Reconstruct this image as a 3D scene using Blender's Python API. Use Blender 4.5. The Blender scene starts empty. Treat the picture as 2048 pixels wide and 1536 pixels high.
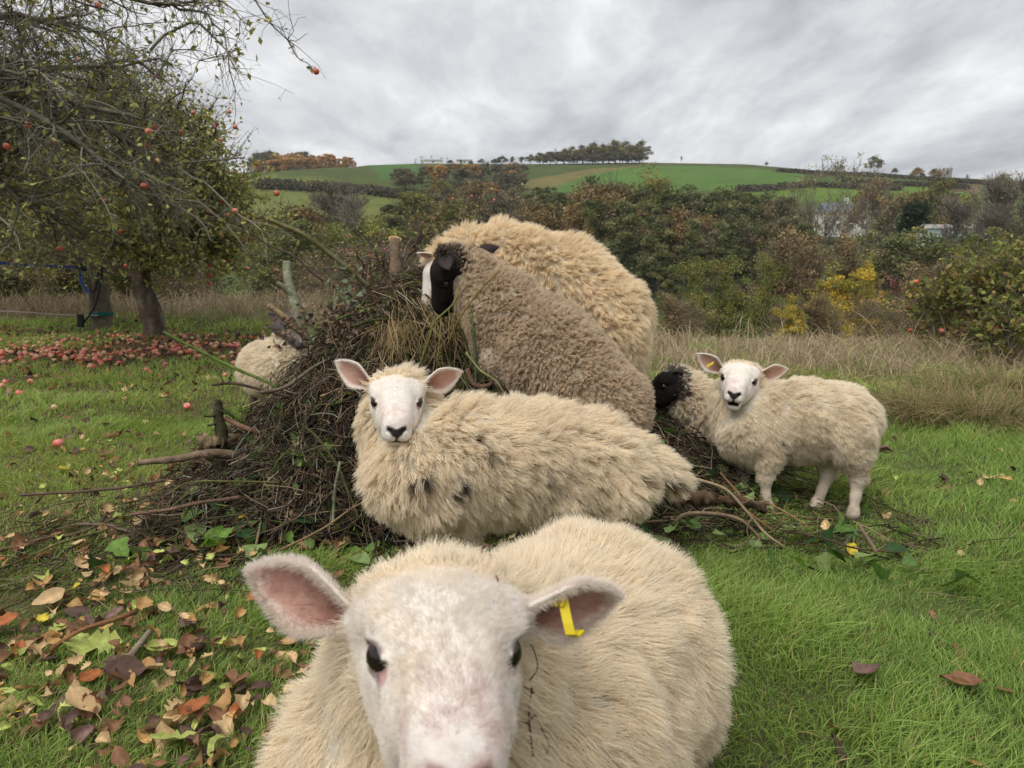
import bpy, math, random
import numpy as np
from mathutils import Vector

# ------------------------------------------------------------------ camera
F = 1490.0                      # focal length in pixels of the 2048 px wide photograph
PITCH = math.atan(268.0 / F)
CAM = np.array([0.0, 0.0, 1.15])
FWD = np.array([0.0, math.cos(PITCH), -math.sin(PITCH)])
UPV = np.array([0.0, math.sin(PITCH), math.cos(PITCH)])
RGT = np.array([1.0, 0.0, 0.0])

scene = bpy.context.scene
COL = scene.collection
cam_data = bpy.data.cameras.new("camera")
cam_data.sensor_width = 36.0
cam_data.lens = 36.0 * F / 2048.0
cam_data.clip_start = 0.05
cam_data.clip_end = 5000.0
cam_data.dof.use_dof = True
cam_data.dof.focus_distance = 2.3
cam_data.dof.aperture_fstop = 9.0
cam = bpy.data.objects.new("camera", cam_data)
COL.objects.link(cam)
cam.location = CAM
cam.rotation_euler = (math.pi / 2 - PITCH, 0, 0)
scene.camera = cam

# ------------------------------------------------------------------ render settings
scene.view_settings.view_transform = 'Standard'
scene.view_settings.look = 'None'
scene.view_settings.gamma = 1.0
scene.view_settings.exposure = 0.82
scene.render.engine = 'CYCLES'
scene.cycles.use_denoising = True
scene.cycles.denoiser = 'OPENIMAGEDENOISE'
scene.cycles.denoising_input_passes = 'RGB_ALBEDO_NORMAL'
scene.cycles.max_bounces = 7
scene.cycles.diffuse_bounces = 5
scene.cycles.glossy_bounces = 2
scene.cycles.transmission_bounces = 3
scene.cycles.transparent_max_bounces = 4
scene.cycles.caustics_reflective = False
scene.cycles.caustics_refractive = False
scene.cycles.use_adaptive_sampling = True
scene.cycles.adaptive_threshold = 0.01
scene.cycles_curves.shape = 'RIBBONS'
scene.cycles_curves.subdivisions = 2

# ------------------------------------------------------------------ world: overcast sky
SUN_EL, SUN_AZ = math.radians(58), math.radians(215)   # azimuth clockwise from +Y
world = bpy.data.worlds.new("World")
scene.world = world
world.use_nodes = True
wn, wl = world.node_tree.nodes, world.node_tree.links
wn.clear()
def wnode(t, **kw):
    n = wn.new(t)
    for k, v in kw.items():
        setattr(n, k, v)
    return n
w_out = wnode('ShaderNodeOutputWorld')
w_bg = wnode('ShaderNodeBackground')
w_sky = wnode('ShaderNodeTexSky', sky_type='NISHITA', sun_disc=False, sun_elevation=SUN_EL, sun_rotation=SUN_AZ)
w_skyscale = wnode('ShaderNodeVectorMath', operation='SCALE')
w_skyscale.inputs['Scale'].default_value = 0.10
wl.new(w_sky.outputs[0], w_skyscale.inputs[0])
w_tc = wnode('ShaderNodeTexCoord')
w_sep = wnode('ShaderNodeSeparateXYZ')
wl.new(w_tc.outputs['Generated'], w_sep.inputs[0])
w_max = wnode('ShaderNodeMath', operation='MAXIMUM'); w_max.inputs[1].default_value = 0.0
wl.new(w_sep.outputs['Z'], w_max.inputs[0])
w_add = wnode('ShaderNodeMath', operation='ADD'); w_add.inputs[1].default_value = 0.16
wl.new(w_max.outputs[0], w_add.inputs[0])
w_dx = wnode('ShaderNodeMath', operation='DIVIDE'); wl.new(w_sep.outputs['X'], w_dx.inputs[0]); wl.new(w_add.outputs[0], w_dx.inputs[1])
w_dy = wnode('ShaderNodeMath', operation='DIVIDE'); wl.new(w_sep.outputs['Y'], w_dy.inputs[0]); wl.new(w_add.outputs[0], w_dy.inputs[1])
w_cmb = wnode('ShaderNodeCombineXYZ'); wl.new(w_dx.outputs[0], w_cmb.inputs[0]); wl.new(w_dy.outputs[0], w_cmb.inputs[1])
def cloud_noise(scale, rot, sx, sy, off, detail, rough, dist):
    m = wnode('ShaderNodeMapping')
    m.inputs['Location'].default_value = (off, off * 0.7, off * 0.3)
    m.inputs['Rotation'].default_value = (0, 0, math.radians(rot))
    m.inputs['Scale'].default_value = (sx, sy, 1)
    wl.new(w_cmb.outputs[0], m.inputs[0])
    n = wnode('ShaderNodeTexNoise')
    n.inputs['Scale'].default_value = scale
    n.inputs['Detail'].default_value = detail
    n.inputs['Roughness'].default_value = rough
    n.inputs['Distortion'].default_value = dist
    wl.new(m.outputs[0], n.inputs['Vector'])
    return n
n1 = cloud_noise(1.25, 35, 0.9, 0.42, 3.1, 10, 0.58, 0.45)
n2 = cloud_noise(3.4, 28, 1.0, 0.50, 9.4, 9, 0.60, 0.3)
w_mix = wnode('ShaderNodeMix', data_type='FLOAT'); w_mix.inputs[0].default_value = 0.38
wl.new(n1.outputs['Fac'], w_mix.inputs[2]); wl.new(n2.outputs['Fac'], w_mix.inputs[3])
w_ramp = wnode('ShaderNodeValToRGB')
cr = w_ramp.color_ramp
cr.elements[0].position = 0.34; cr.elements[0].color = (0.33, 0.345, 0.375, 1)
cr.elements[1].position = 0.70; cr.elements[1].color = (1.0, 0.99, 0.96, 1)
e = cr.elements.new(0.46); e.color = (0.49, 0.50, 0.525, 1)
e = cr.elements.new(0.55); e.color = (0.66, 0.665, 0.68, 1)
wl.new(w_mix.outputs[0], w_ramp.inputs[0])
w_over = wnode('ShaderNodeMix', data_type='RGBA'); w_over.inputs[0].default_value = 0.95
wl.new(w_skyscale.outputs[0], w_over.inputs[6]); wl.new(w_ramp.outputs[0], w_over.inputs[7])
wl.new(w_over.outputs[2], w_bg.inputs['Color'])
w_bg.inputs['Strength'].default_value = 0.70
wl.new(w_bg.outputs[0], w_out.inputs[0])

# ------------------------------------------------------------------ sun (soft, through cloud)
sun_data = bpy.data.lights.new("sun", 'SUN')
sun_data.energy = 1.5
sun_data.angle = math.radians(40)
sun_data.color = (1.0, 0.96, 0.90)
sun = bpy.data.objects.new("sun", sun_data)
COL.objects.link(sun)
_sd = Vector((math.sin(SUN_AZ) * math.cos(SUN_EL), math.cos(SUN_AZ) * math.cos(SUN_EL), math.sin(SUN_EL)))
sun.rotation_euler = _sd.to_track_quat('Z', 'Y').to_euler()

# ------------------------------------------------------------------ helpers
rng = np.random.default_rng(7)
random.seed(7)

def at(px, py, d):
    """world point seen at photo pixel (px, py), d metres along the optical axis"""
    return CAM + d * (RGT * ((px - 1024.0) / F) + FWD - UPV * ((py - 768.0) / F))

def unit(v):
    v = np.asarray(v, float)
    return v / (np.linalg.norm(v, axis=-1, keepdims=True) + 1e-12)

def hash3(ix, iy, iz, seed):
    n = (ix * 374761393 + iy * 668265263 + iz * 2147483647 + seed * 974711) & 0xffffffff
    n = ((n ^ (n >> 13)) * 1274126177) & 0xffffffff
    n = n ^ (n >> 16)
    return (n & 0xffff) / 65535.0

def vnoise(p, scale=1.0, seed=0):
    """value noise 0..1 of points (n,3)"""
    q = np.asarray(p, float) * scale
    i = np.floor(q).astype(np.int64)
    f = q - i
    f = f * f * (3 - 2 * f)
    r = 0
    for dx in (0, 1):
        wx = f[:, 0] if dx else 1 - f[:, 0]
        for dy in (0, 1):
            wy = f[:, 1] if dy else 1 - f[:, 1]
            for dz in (0, 1):
                wz = f[:, 2] if dz else 1 - f[:, 2]
                r = r + wx * wy * wz * hash3(i[:, 0] + dx, i[:, 1] + dy, i[:, 2] + dz, seed)
    return r

def sstep(a, b, x):
    t = np.clip((x - a) / (b - a), 0, 1)
    return t * t * (3 - 2 * t)

def tag(o, label=None, cat=None, group=None, kind=None):
    if label: o['label'] = label
    if cat: o['category'] = cat
    if group: o['group'] = group
    if kind: o['kind'] = kind
    return o

def empty(name, loc):
    o = bpy.data.objects.new(name, None)
    o.empty_display_size = 0.1
    COL.objects.link(o)
    o.location = loc
    return o

def make_mesh(name, verts, faces, mat=None, col=None, smooth=True):
    """faces: (n,k) int array or list of such arrays"""
    if not isinstance(faces, list):
        faces = [faces]
    faces = [np.asarray(f, np.int32) for f in faces if len(f)]
    me = bpy.data.meshes.new(name)
    v = np.asarray(verts, np.float32)
    me.vertices.add(len(v))
    me.vertices.foreach_set('co', v.ravel())
    loops = np.concatenate([f.ravel() for f in faces])
    tot = np.concatenate([np.full(len(f), f.shape[1], np.int32) for f in faces])
    start = np.concatenate([[0], np.cumsum(tot)[:-1]]).astype(np.int32)
    me.loops.add(len(loops))
    me.loops.foreach_set('vertex_index', loops)
    me.polygons.add(len(tot))
    me.polygons.foreach_set('loop_start', start)
    me.polygons.foreach_set('loop_total', tot)
    me.polygons.foreach_set('use_smooth', np.full(len(tot), bool(smooth)))
    me.update(calc_edges=True)
    if col is not None:
        c = np.asarray(col, np.float32)
        if c.shape[1] == 3:
            c = np.concatenate([c, np.ones((len(c), 1), np.float32)], 1)
        a = me.attributes.new('Col', 'FLOAT_COLOR', 'POINT')
        a.data.foreach_set('color', c.ravel())
    if mat:
        me.materials.append(mat)
    return me

def obj(name, me, parent=None, loc=None):
    o = bpy.data.objects.new(name, me)
    COL.objects.link(o)
    if loc is not None:
        o.location = loc
    if parent is not None:
        o.parent = parent
        o.matrix_parent_inverse.identity()
    return o

def make_curves(name, P, R, col, mat, parent=None):
    """P (n,k,3), R (k,) or (n,k), col (n,3) -> hair curves object"""
    n, k = P.shape[:2]
    hc = bpy.data.hair_curves.new(name)
    hc.add_curves([k] * n)
    hc.points.foreach_set('position', np.ascontiguousarray(P, np.float32).ravel())
    R = np.broadcast_to(R, (n, k))
    ra = hc.attributes.get('radius') or hc.attributes.new('radius', 'FLOAT', 'POINT')
    ra.data.foreach_set('value', np.ascontiguousarray(R, np.float32).ravel())
    c = np.concatenate([col, np.ones((n, 1))], 1)
    a = hc.attributes.new('Col', 'FLOAT_COLOR', 'CURVE')
    a.data.foreach_set('color', np.ascontiguousarray(c, np.float32).ravel())
    hc.materials.append(mat)
    return obj(name, hc, parent)

def tubes(P, R, S=4, cap=False):
    """P (n,k,3) polylines, R (n,k) radii -> verts, quads"""
    n, k = P.shape[:2]
    T = np.empty_like(P)
    T[:, 1:-1] = P[:, 2:] - P[:, :-2]
    T[:, 0] = P[:, 1] - P[:, 0]
    T[:, -1] = P[:, -1] - P[:, -2]
    T = unit(T)
    ref = np.zeros((n, 1, 3))
    mean = np.abs(unit(P[:, -1] - P[:, 0]))
    ax = np.argmin(mean, axis=1)
    ref[np.arange(n), 0, ax] = 1
    A = unit(np.cross(T, ref))
    B = np.cross(T, A)
    ang = np.arange(S) * 2 * np.pi / S
    V = P[:, :, None, :] + R[:, :, None, None] * (A[:, :, None, :] * np.cos(ang)[None, None, :, None] + B[:, :, None, :] * np.sin(ang)[None, None, :, None])
    idx = np.arange(n * k * S).reshape(n, k, S)
    a = idx[:, :-1, :]
    b = np.roll(a, -1, axis=2)
    c = np.roll(idx[:, 1:, :], -1, axis=2)
    d = idx[:, 1:, :]
    Q = np.stack([a, b, c, d], -1).reshape(-1, 4)
    if cap and S == 4:
        Q = np.concatenate([Q, idx[:, 0, ::-1].reshape(-1, 4), idx[:, -1, :].reshape(-1, 4)])
    return V.reshape(-1, 3), Q

def tube_cols(col, k, S):
    return np.repeat(col, k * S, axis=0)

# ------------------------------------------------------------------ materials
def new_mat(name):
    m = bpy.data.materials.new(name)
    m.use_nodes = True
    nt = m.node_tree
    nt.nodes.clear()
    return m, nt.nodes, nt.links

def mat_attr(name, rough=0.8, spec=0.3, trans=0.0, noise=None, bump=None, hair=False, base=None, trans_tint=(1, 1, 1)):
    """procedural material: colour from attribute Col (or base), broken up by noise; optional bump and translucency"""
    m, N, L = new_mat(name)
    out = N.new('ShaderNodeOutputMaterial')
    if base is None:
        a = N.new('ShaderNodeAttribute'); a.attribute_name = 'Col'
        colsock = a.outputs['Color']
    else:
        r = N.new('ShaderNodeRGB'); r.outputs[0].default_value = (*base, 1)
        colsock = r.outputs[0]
    if noise:
        for sc, lo, hi in noise:
            tc = N.new('ShaderNodeTexCoord')
            n = N.new('ShaderNodeTexNoise'); n.inputs['Scale'].default_value = sc
            n.inputs['Detail'].default_value = 6; n.inputs['Roughness'].default_value = 0.65
            L.new(tc.outputs['Object'], n.inputs['Vector'])
            mr = N.new('ShaderNodeMapRange'); mr.inputs[1].default_value = 0.3; mr.inputs[2].default_value = 0.7
            mr.inputs[3].default_value = lo; mr.inputs[4].default_value = hi
            L.new(n.outputs['Fac'], mr.inputs[0])
            mul = N.new('ShaderNodeVectorMath'); mul.operation = 'SCALE'
            L.new(colsock, mul.inputs[0]); L.new(mr.outputs[0], mul.inputs['Scale'])
            colsock = mul.outputs[0]
    p = N.new('ShaderNodeBsdfPrincipled')
    p.inputs['Roughness'].default_value = rough
    p.inputs['Specular IOR Level'].default_value = spec
    L.new(colsock, p.inputs['Base Color'])
    if bump:
        sc, st, dist = bump
        tc = N.new('ShaderNodeTexCoord')
        n = N.new('ShaderNodeTexNoise'); n.inputs['Scale'].default_value = sc; n.inputs['Detail'].default_value = 8
        n.inputs['Roughness'].default_value = 0.65
        L.new(tc.outputs['Object'], n.inputs['Vector'])
        b = N.new('ShaderNodeBump'); b.inputs['Strength'].default_value = st; b.inputs['Distance'].default_value = dist
        L.new(n.outputs['Fac'], b.inputs['Height']); L.new(b.outputs[0], p.inputs['Normal'])
    sh = p.outputs[0]
    if trans > 0:
        t = N.new('ShaderNodeBsdfTranslucent')
        tm = N.new('ShaderNodeVectorMath'); tm.operation = 'MULTIPLY'; tm.inputs[1].default_value = trans_tint
        L.new(colsock, tm.inputs[0]); L.new(tm.outputs[0], t.inputs['Color'])
        mx = N.new('ShaderNodeMixShader'); mx.inputs[0].default_value = trans
        L.new(sh, mx.inputs[1]); L.new(t.outputs[0], mx.inputs[2])
        sh = mx.outputs[0]
    L.new(sh, out.inputs[0])
    return m

M_WOOL = mat_attr('wool', rough=0.9, spec=0.05, trans=0.40)
M_UNDERWOOL = mat_attr('wool_base', rough=1.0, spec=0.0, noise=[(60, 0.75, 1.1)], bump=(120, 0.6, 0.01))
M_SKIN = mat_attr('face_hair', rough=0.75, spec=0.15, noise=[(90, 0.9, 1.06)], bump=(220, 0.35, 0.004))
M_EYE = mat_attr('eye', rough=0.08, spec=0.6, base=(0.012, 0.008, 0.005))
M_GRASS = mat_attr('grass_blade', rough=0.55, spec=0.25, trans=0.35, trans_tint=(1.1, 1.15, 0.6))
M_STRAW = mat_attr('dry_stalk', rough=0.75, spec=0.1, trans=0.25)
M_LEAF = mat_attr('leaf', rough=0.6, spec=0.25, trans=0.3, trans_tint=(1.15, 1.1, 0.6))
M_FLEAF = mat_attr('fallen_leaf', rough=0.65, spec=0.25, trans=0.12, noise=[(35, 0.7, 1.2)], bump=(60, 0.35, 0.006))
M_BARK = mat_attr('bark', rough=0.9, spec=0.1, noise=[(18, 0.6, 1.25), (90, 0.75, 1.2)], bump=(55, 0.7, 0.012))
M_TWIG = mat_attr('twig', rough=0.85, spec=0.12, noise=[(25, 0.7, 1.25)])
M_APPLE = mat_attr('apple_skin', rough=0.35, spec=0.4, noise=[(30, 0.8, 1.15)])
M_TERRAIN = mat_attr('turf', rough=0.95, spec=0.05, noise=[(0.05, 0.85, 1.12), (0.9, 0.85, 1.12), (14, 0.7, 1.25)])
# ================================================================== TERRAIN
RX = np.array([-600, -260, -140, -100, -78, -50, 10, 74, 130, 166, 238, 295, 420, 700.])
RY = np.array([362, 356, 354, 352, 336, 333, 334, 331, 334, 345, 358, 368, 380, 395.])
RZ = 1.15 + (500 - RY) * 440 / F
def terrain(x, y):
    x = np.asarray(x, float); y = np.asarray(y, float)
    ys = 8.6 + 5.5 * sstep(-1.0, -4.0, x) + 0.02 * x
    t = np.maximum(0, y - ys)
    zn = -8.0 * (1 - np.exp(-t * 0.135 / 8.0))
    s = sstep(120, 470, y) * 0.72 + 0.28 * np.clip((y - 120) / 320, 0, 1.0)
    s = np.where(y < 120, 0, s)
    ridge = np.interp(x, RX, RZ)
    z = zn * (1 - s) + ridge * s
    z = z + 9.5 * np.exp(-((x + 105) / 60) ** 2 - ((y - 300) / 65) ** 2)
    z = z - 0.03 * np.maximum(0, y - 520)
    z = z + 0.035 * np.sin(x * 1.3 + 0.5) * np.sin(y * 0.9) + 0.02 * np.sin(x * 3.1 + y * 2.3)
    return z

def hit(px, py, lo=1.0, hi=900.0):
    ds = np.geomspace(lo, hi, 3000)
    d = RGT * ((px - 1024.0) / F) + FWD - UPV * ((py - 768.0) / F)
    P = CAM[None] + ds[:, None] * d[None]
    below = P[:, 2] < terrain(P[:, 0], P[:, 1])
    k = int(np.argmax(below)) if below.any() else len(ds) - 1
    return P[k]

def on_ground(px, Y):
    """ground point in the vertical plane of photo column px at world distance Y"""
    x = (px - 1024.0) / F * Y * (math.cos(PITCH)) + 0.0
    x = (px - 1024.0) / F * Y
    return np.array([x, Y, float(terrain(x, Y))])

def inpoly(x, y, poly):
    c = np.zeros(len(x), bool)
    n = len(poly)
    for i in range(n):
        x1, y1 = poly[i][:2]; x2, y2 = poly[(i + 1) % n][:2]
        cond = ((y1 > y) != (y2 > y)) & (x < (x2 - x1) * (y - y1) / (y2 - y1 + 1e-9) + x1)
        c ^= cond
    return c

_ang = np.concatenate([np.arange(-62, 62, 0.4), np.arange(62, 298, 4.0)])
_ang = np.radians(_ang)
_rad = np.concatenate([[0.25], np.geomspace(0.6, 12, 70), np.geomspace(12.6, 330, 90), np.geomspace(336, 620, 50), np.geomspace(640, 2500, 14)])
na, nr = len(_ang), len(_rad)
TX = (_rad[:, None] * np.sin(_ang)[None]).ravel()
TY = (_rad[:, None] * np.cos(_ang)[None]).ravel()
TZ = terrain(TX, np.abs(TY))
idx = np.arange(na * nr).reshape(nr, na)
q = np.stack([idx[:-1], idx[1:], np.roll(idx[1:], -1, 1), np.roll(idx[:-1], -1, 1)], -1).reshape(-1, 4)
Vt = np.stack([TX, TY, TZ], 1)
Vt = np.concatenate([Vt, [[0, 0, float(terrain(0, 0))]]])
capf = np.stack([np.full(na, na * nr), idx[0], np.roll(idx[0], -1)], -1)
C = np.tile(np.array([[0.075, 0.095, 0.03]]), (len(Vt), 1))
near = Vt[:, 1] < 14
C[near] = (0.085, 0.088, 0.038)
left = sstep(-0.2, -1.5, Vt[:, 0]) * sstep(11.5, 10, Vt[:, 1])
C = C * (1 - left[:, None]) + left[:, None] * np.array([0.10, 0.08, 0.042])
far = Vt[:, 1] > 60
FIELDS = [
    ([(1040, 396), (1110, 372), (1180, 348), (1290, 333), (1400, 332), (1500, 337), (1612, 347), (1606, 371), (1500, 380), (1300, 392), (1150, 400)], (0.085, 0.155, 0.034)),
    ([(940, 392), (1000, 371), (1100, 352), (1190, 337), (1282, 332), (1180, 349), (1100, 376), (1040, 396)], (0.155, 0.135, 0.05)),
    ([(500, 352), (600, 356), (690, 366), (790, 386), (790, 450), (480, 470)], (0.135, 0.155, 0.045)),
    ([(700, 329), (840, 333), (840, 352), (760, 356)], (0.065, 0.135, 0.034)),
    ([(1480, 381), (1900, 372), (1960, 392), (1900, 420), (1480, 400)], (0.11, 0.17, 0.03)),
    ([(1620, 349), (1920, 364), (1920, 372), (1620, 372)], (0.075, 0.13, 0.03)),
    ([(1900, 364), (1960, 366), (1960, 385), (1900, 383)], (0.16, 0.11, 0.06)),
]
for pix, colr in FIELDS:
    poly = [hit(a, b, 60) for a, b in pix]
    m = inpoly(Vt[:, 0], Vt[:, 1], poly) & far
    C[m] = colr
C = C * (0.9 + 0.2 * vnoise(Vt, 0.7, 3))[:, None]
ground = obj('field', make_mesh('field', Vt, [q, capf], M_TERRAIN, C))
tag(ground, 'grassy sheep pasture falling to a wooded valley and rising to green hill fields', kind='structure')

# ------------------------------------------------------------------ turf: grass blades
def grass_patch(n, ymin, ymax, hmin, hmax, wid, lean, K=4):
    """blades spread over a wedge wider than the view"""
    u = rng.random(n)
    y = np.sqrt(ymin ** 2 + u * (ymax ** 2 - ymin ** 2))
    x = (rng.random(n) * 2 - 1) * (0.80 * y + 0.7)
    z = terrain(x, y)
    yb = 8.3 + 0.10 * (x + 4)
    bareband = np.exp(-((y - yb) / 0.95) ** 2) * sstep(-2.2, -3.2, x)     # trodden ground under the apple trees
    keep = rng.random(n) > 0.8 * bareband
    x, y, z = x[keep], y[keep], z[keep]; n = len(x)
    p = np.stack([x, y, z], 1)
    tuft = vnoise(p * [1, 1, 0], 2.3, 5) * 0.6 + vnoise(p * [1, 1, 0], 7.0, 6) * 0.4
    lf = sstep(0.1, -1.3, x)                        # trampled, leaf-strewn side
    h = (hmin + (hmax - hmin) * rng.random(n) ** 1.3) * (0.25 + 2.2 * tuft ** 1.8) * (1 - 0.25 * lf)
    a = rng.random(n) * 2 * np.pi
    flow = (vnoise(p * [1, 1, 0], 1.7, 8) - 0.5) * 5
    dirx = np.cos(a) + 0.6 * np.cos(flow); diry = np.sin(a) + 0.6 * np.sin(flow)
    ln = lean * (0.3 + 1.2 * rng.random(n))
    t = np.linspace(0, 1, K)[None]
    P = np.empty((n, K, 3))
    bend = t ** 1.8
    P[:, :, 0] = x[:, None] + dirx[:, None] * (ln * h)[:, None] * bend
    P[:, :, 1] = y[:, None] + diry[:, None] * (ln * h)[:, None] * bend
    P[:, :, 2] = z[:, None] - 0.004 + h[:, None] * (t - 0.35 * ln[:, None] * t ** 2.5)
    R = wid * (0.6 + 0.8 * rng.random(n))[:, None] * np.array([1.0, 0.95, 0.7, 0.08])[None, :K]
    green = np.array([0.335, 0.465, 0.12]); dark = np.array([0.145, 0.235, 0.055]); yel = np.array([0.50, 0.50, 0.18]); straw = np.array([0.52, 0.42, 0.20])
    big = vnoise(p * [1, 1, 0], 0.8, 12)
    m = np.clip(rng.random(n) * 1.0 + (tuft - 0.45) * 1.1 + 0.25 * (big - 0.5), 0, 1)[:, None]
    c = dark * (1 - m) + green * m
    k2 = (np.clip(big * 1.6 - 0.55, 0, 1) * 0.55 * rng.random(n))[:, None]
    c = c * (1 - k2) + yel * k2
    dry = rng.random(n) < (0.035 + 0.10 * lf + 0.3 * sstep(4.6, 6.4, y + 0.4 * np.sin(x * 2)) * sstep(0.3, 1.2, x))
    c[dry] = straw * (0.6 + 0.6 * rng.random((int(dry.sum()), 1)))
    c *= (0.75 + 0.5 * rng.random((n, 1)))
    return P, R, c

gp = [grass_patch(120000, 0.9, 2.6, 0.024, 0.080, 0.0013, 0.60),
      grass_patch(135000, 2.5, 5.0, 0.026, 0.082, 0.0018, 0.55),
      grass_patch(120000, 4.9, 10.5, 0.035, 0.105, 0.0032, 0.55),
      grass_patch(40000, 10.3, 17.0, 0.06, 0.16, 0.006, 0.6)]
P = np.concatenate([g[0] for g in gp]); R = np.concatenate([g[1] for g in gp]); c = np.concatenate([g[2] for g in gp])
g = make_curves('grass', P, R, c, M_GRASS)
tag(g, 'short green pasture grass with yellow blades under the sheep', 'grass', kind='stuff')

# ------------------------------------------------------------------ tall dry grass along the edge of the pasture
def dry_grass(n, x0, x1, y0, y1, hmin, hmax, wid, seed_heads=True):
    x = x0 + (x1 - x0) * rng.random(n); y = y0 + (y1 - y0) * rng.random(n) ** 0.8
    p = np.stack([x, y, np.zeros(n)], 1)
    clump = vnoise(p, 1.6, 21) * 0.55 + vnoise(p, 4.5, 22) * 0.45
    keep = clump + 0.25 * rng.random(n) > 0.42
    x, y, clump = x[keep], y[keep], clump[keep]; n = len(x)
    edge = 0.35 + 0.65 * sstep(y0, y0 + 1.2, y)
    h = (hmin + (hmax - hmin) * rng.random(n) ** 2.2) * edge * (0.55 + 0.9 * clump)
    a = rng.random(n) * 2 * np.pi
    ln = 0.2 + 0.8 * rng.random(n) ** 1.5
    K = 5
    t = np.linspace(0, 1, K)[None]
    P = np.empty((n, K, 3))
    P[:, :, 0] = x[:, None] + np.cos(a)[:, None] * (ln * h)[:, None] * t ** 1.7
    P[:, :, 1] = y[:, None] + np.sin(a)[:, None] * (ln * h)[:, None] * t ** 1.7
    P[:, :, 2] = terrain(x, y)[:, None] - 0.01 + h[:, None] * (t - 0.3 * ln[:, None] * t ** 3)
    R = wid * (0.6 + 0.8 * rng.random(n))[:, None] * np.array([1, .9, .8, .8, .25])[None]
    pal = np.array([[0.52, 0.41, 0.28], [0.40, 0.30, 0.20], [0.60, 0.49, 0.32], [0.23, 0.26, 0.09], [0.29, 0.195, 0.14]])
    c = pal[rng.choice(5, n, p=[.32, .26, .18, .12, .12])] * (0.7 + 0.6 * rng.random((n, 1)))
    return P, R, c
dg = [dry_grass(34000, 0.9, 9.0, 5.9, 9.8, 0.04, 0.27, 0.0024), dry_grass(500, 1.2, 9.0, 6.8, 9.8, 0.3, 0.65, 0.0030),
      dry_grass(9000, 6.0, 12.0, 6.5, 12.0, 0.10, 0.38, 0.0033),
      dry_grass(9000, -1.0, 1.6, 8.0, 12.0, 0.10, 0.35, 0.0035)]
# spreading tussocks
def tussock(cx, cy, rad, h, n, pal):
    a = rng.random(n) * 2 * np.pi; r0 = rad * 0.3 * rng.random(n) ** 0.5
    n = int(n * 2); a = rng.random(n) * 2 * np.pi; r0 = rad * 0.9 * rng.random(n) ** 0.7
    ln = 0.2 + 1.0 * rng.random(n); hh = h * (0.35 + 0.8 * rng.random(n)) * (0.6 + 0.4 * np.cos(3 * a + cx))
    a = a + 0.9 * rng.normal(size=n)
    K = 5; t = np.linspace(0, 1, K)[None]
    x = cx + r0 * np.cos(a); y = cy + r0 * np.sin(a)
    P = np.empty((n, K, 3))
    P[:, :, 0] = x[:, None] + np.cos(a)[:, None] * (ln * hh)[:, None] * 1.3 * t ** 1.4
    P[:, :, 1] = y[:, None] + np.sin(a)[:, None] * (ln * hh)[:, None] * 1.3 * t ** 1.4
    P[:, :, 2] = terrain(x, y)[:, None] + hh[:, None] * (t * 1.3 - 0.9 * ln[:, None] * t ** 2.4)
    R = 0.0020 * np.ones((n, 1)) * np.array([1, 1, .9, .7, .2])[None]
    c = np.array(pal)[rng.integers(len(pal), size=n)] * (0.7 + 0.6 * rng.random((n, 1)))
    return P, R, c
STR = [[0.40, 0.31, 0.17], [0.33, 0.24, 0.13], [0.26, 0.25, 0.10], [0.16, 0.19, 0.06]]
for (px, py, rad, h, n) in [(1835, 835, 0.35, 0.22, 700), (1960, 845, 0.4, 0.26, 900), (1900, 800, 0.3, 0.25, 500), (2060, 830, 0.3, 0.25, 500), (1800, 815, 0.25, 0.2, 400), (1500, 760, 0.3, 0.2, 300), (2010, 790, 0.35, 0.3, 500)]:
    w = hit(px, py)
    dg.append(tussock(w[0], w[1], rad, h, n, STR))
P = np.concatenate([g[0] for g in dg]); R = np.concatenate([g[1] for g in dg]); c = np.concatenate([g[2] for g in dg])
g = make_curves('dry_grass', P, R, c, M_STRAW)
tag(g, 'tall straw coloured dead grass and weeds along the pasture edge', 'grass', kind='stuff')
dg = [dry_grass(14000, -13.0, -2.2, 11.8, 16.0, 0.10, 0.55, 0.0042)]
P, R, c = dg[0]
g = make_curves('dead_weeds', P, R, c * 0.8, M_STRAW)
tag(g, 'brown dead weeds and grass standing behind the orchard trunks', 'weeds', kind='stuff')
# ================================================================== SHEEP
def smin(a, b, k):
    h = np.clip(0.5 + 0.5 * (b - a) / k, 0, 1)
    return b * (1 - h) + a * h - k * h * (1 - h)

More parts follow.
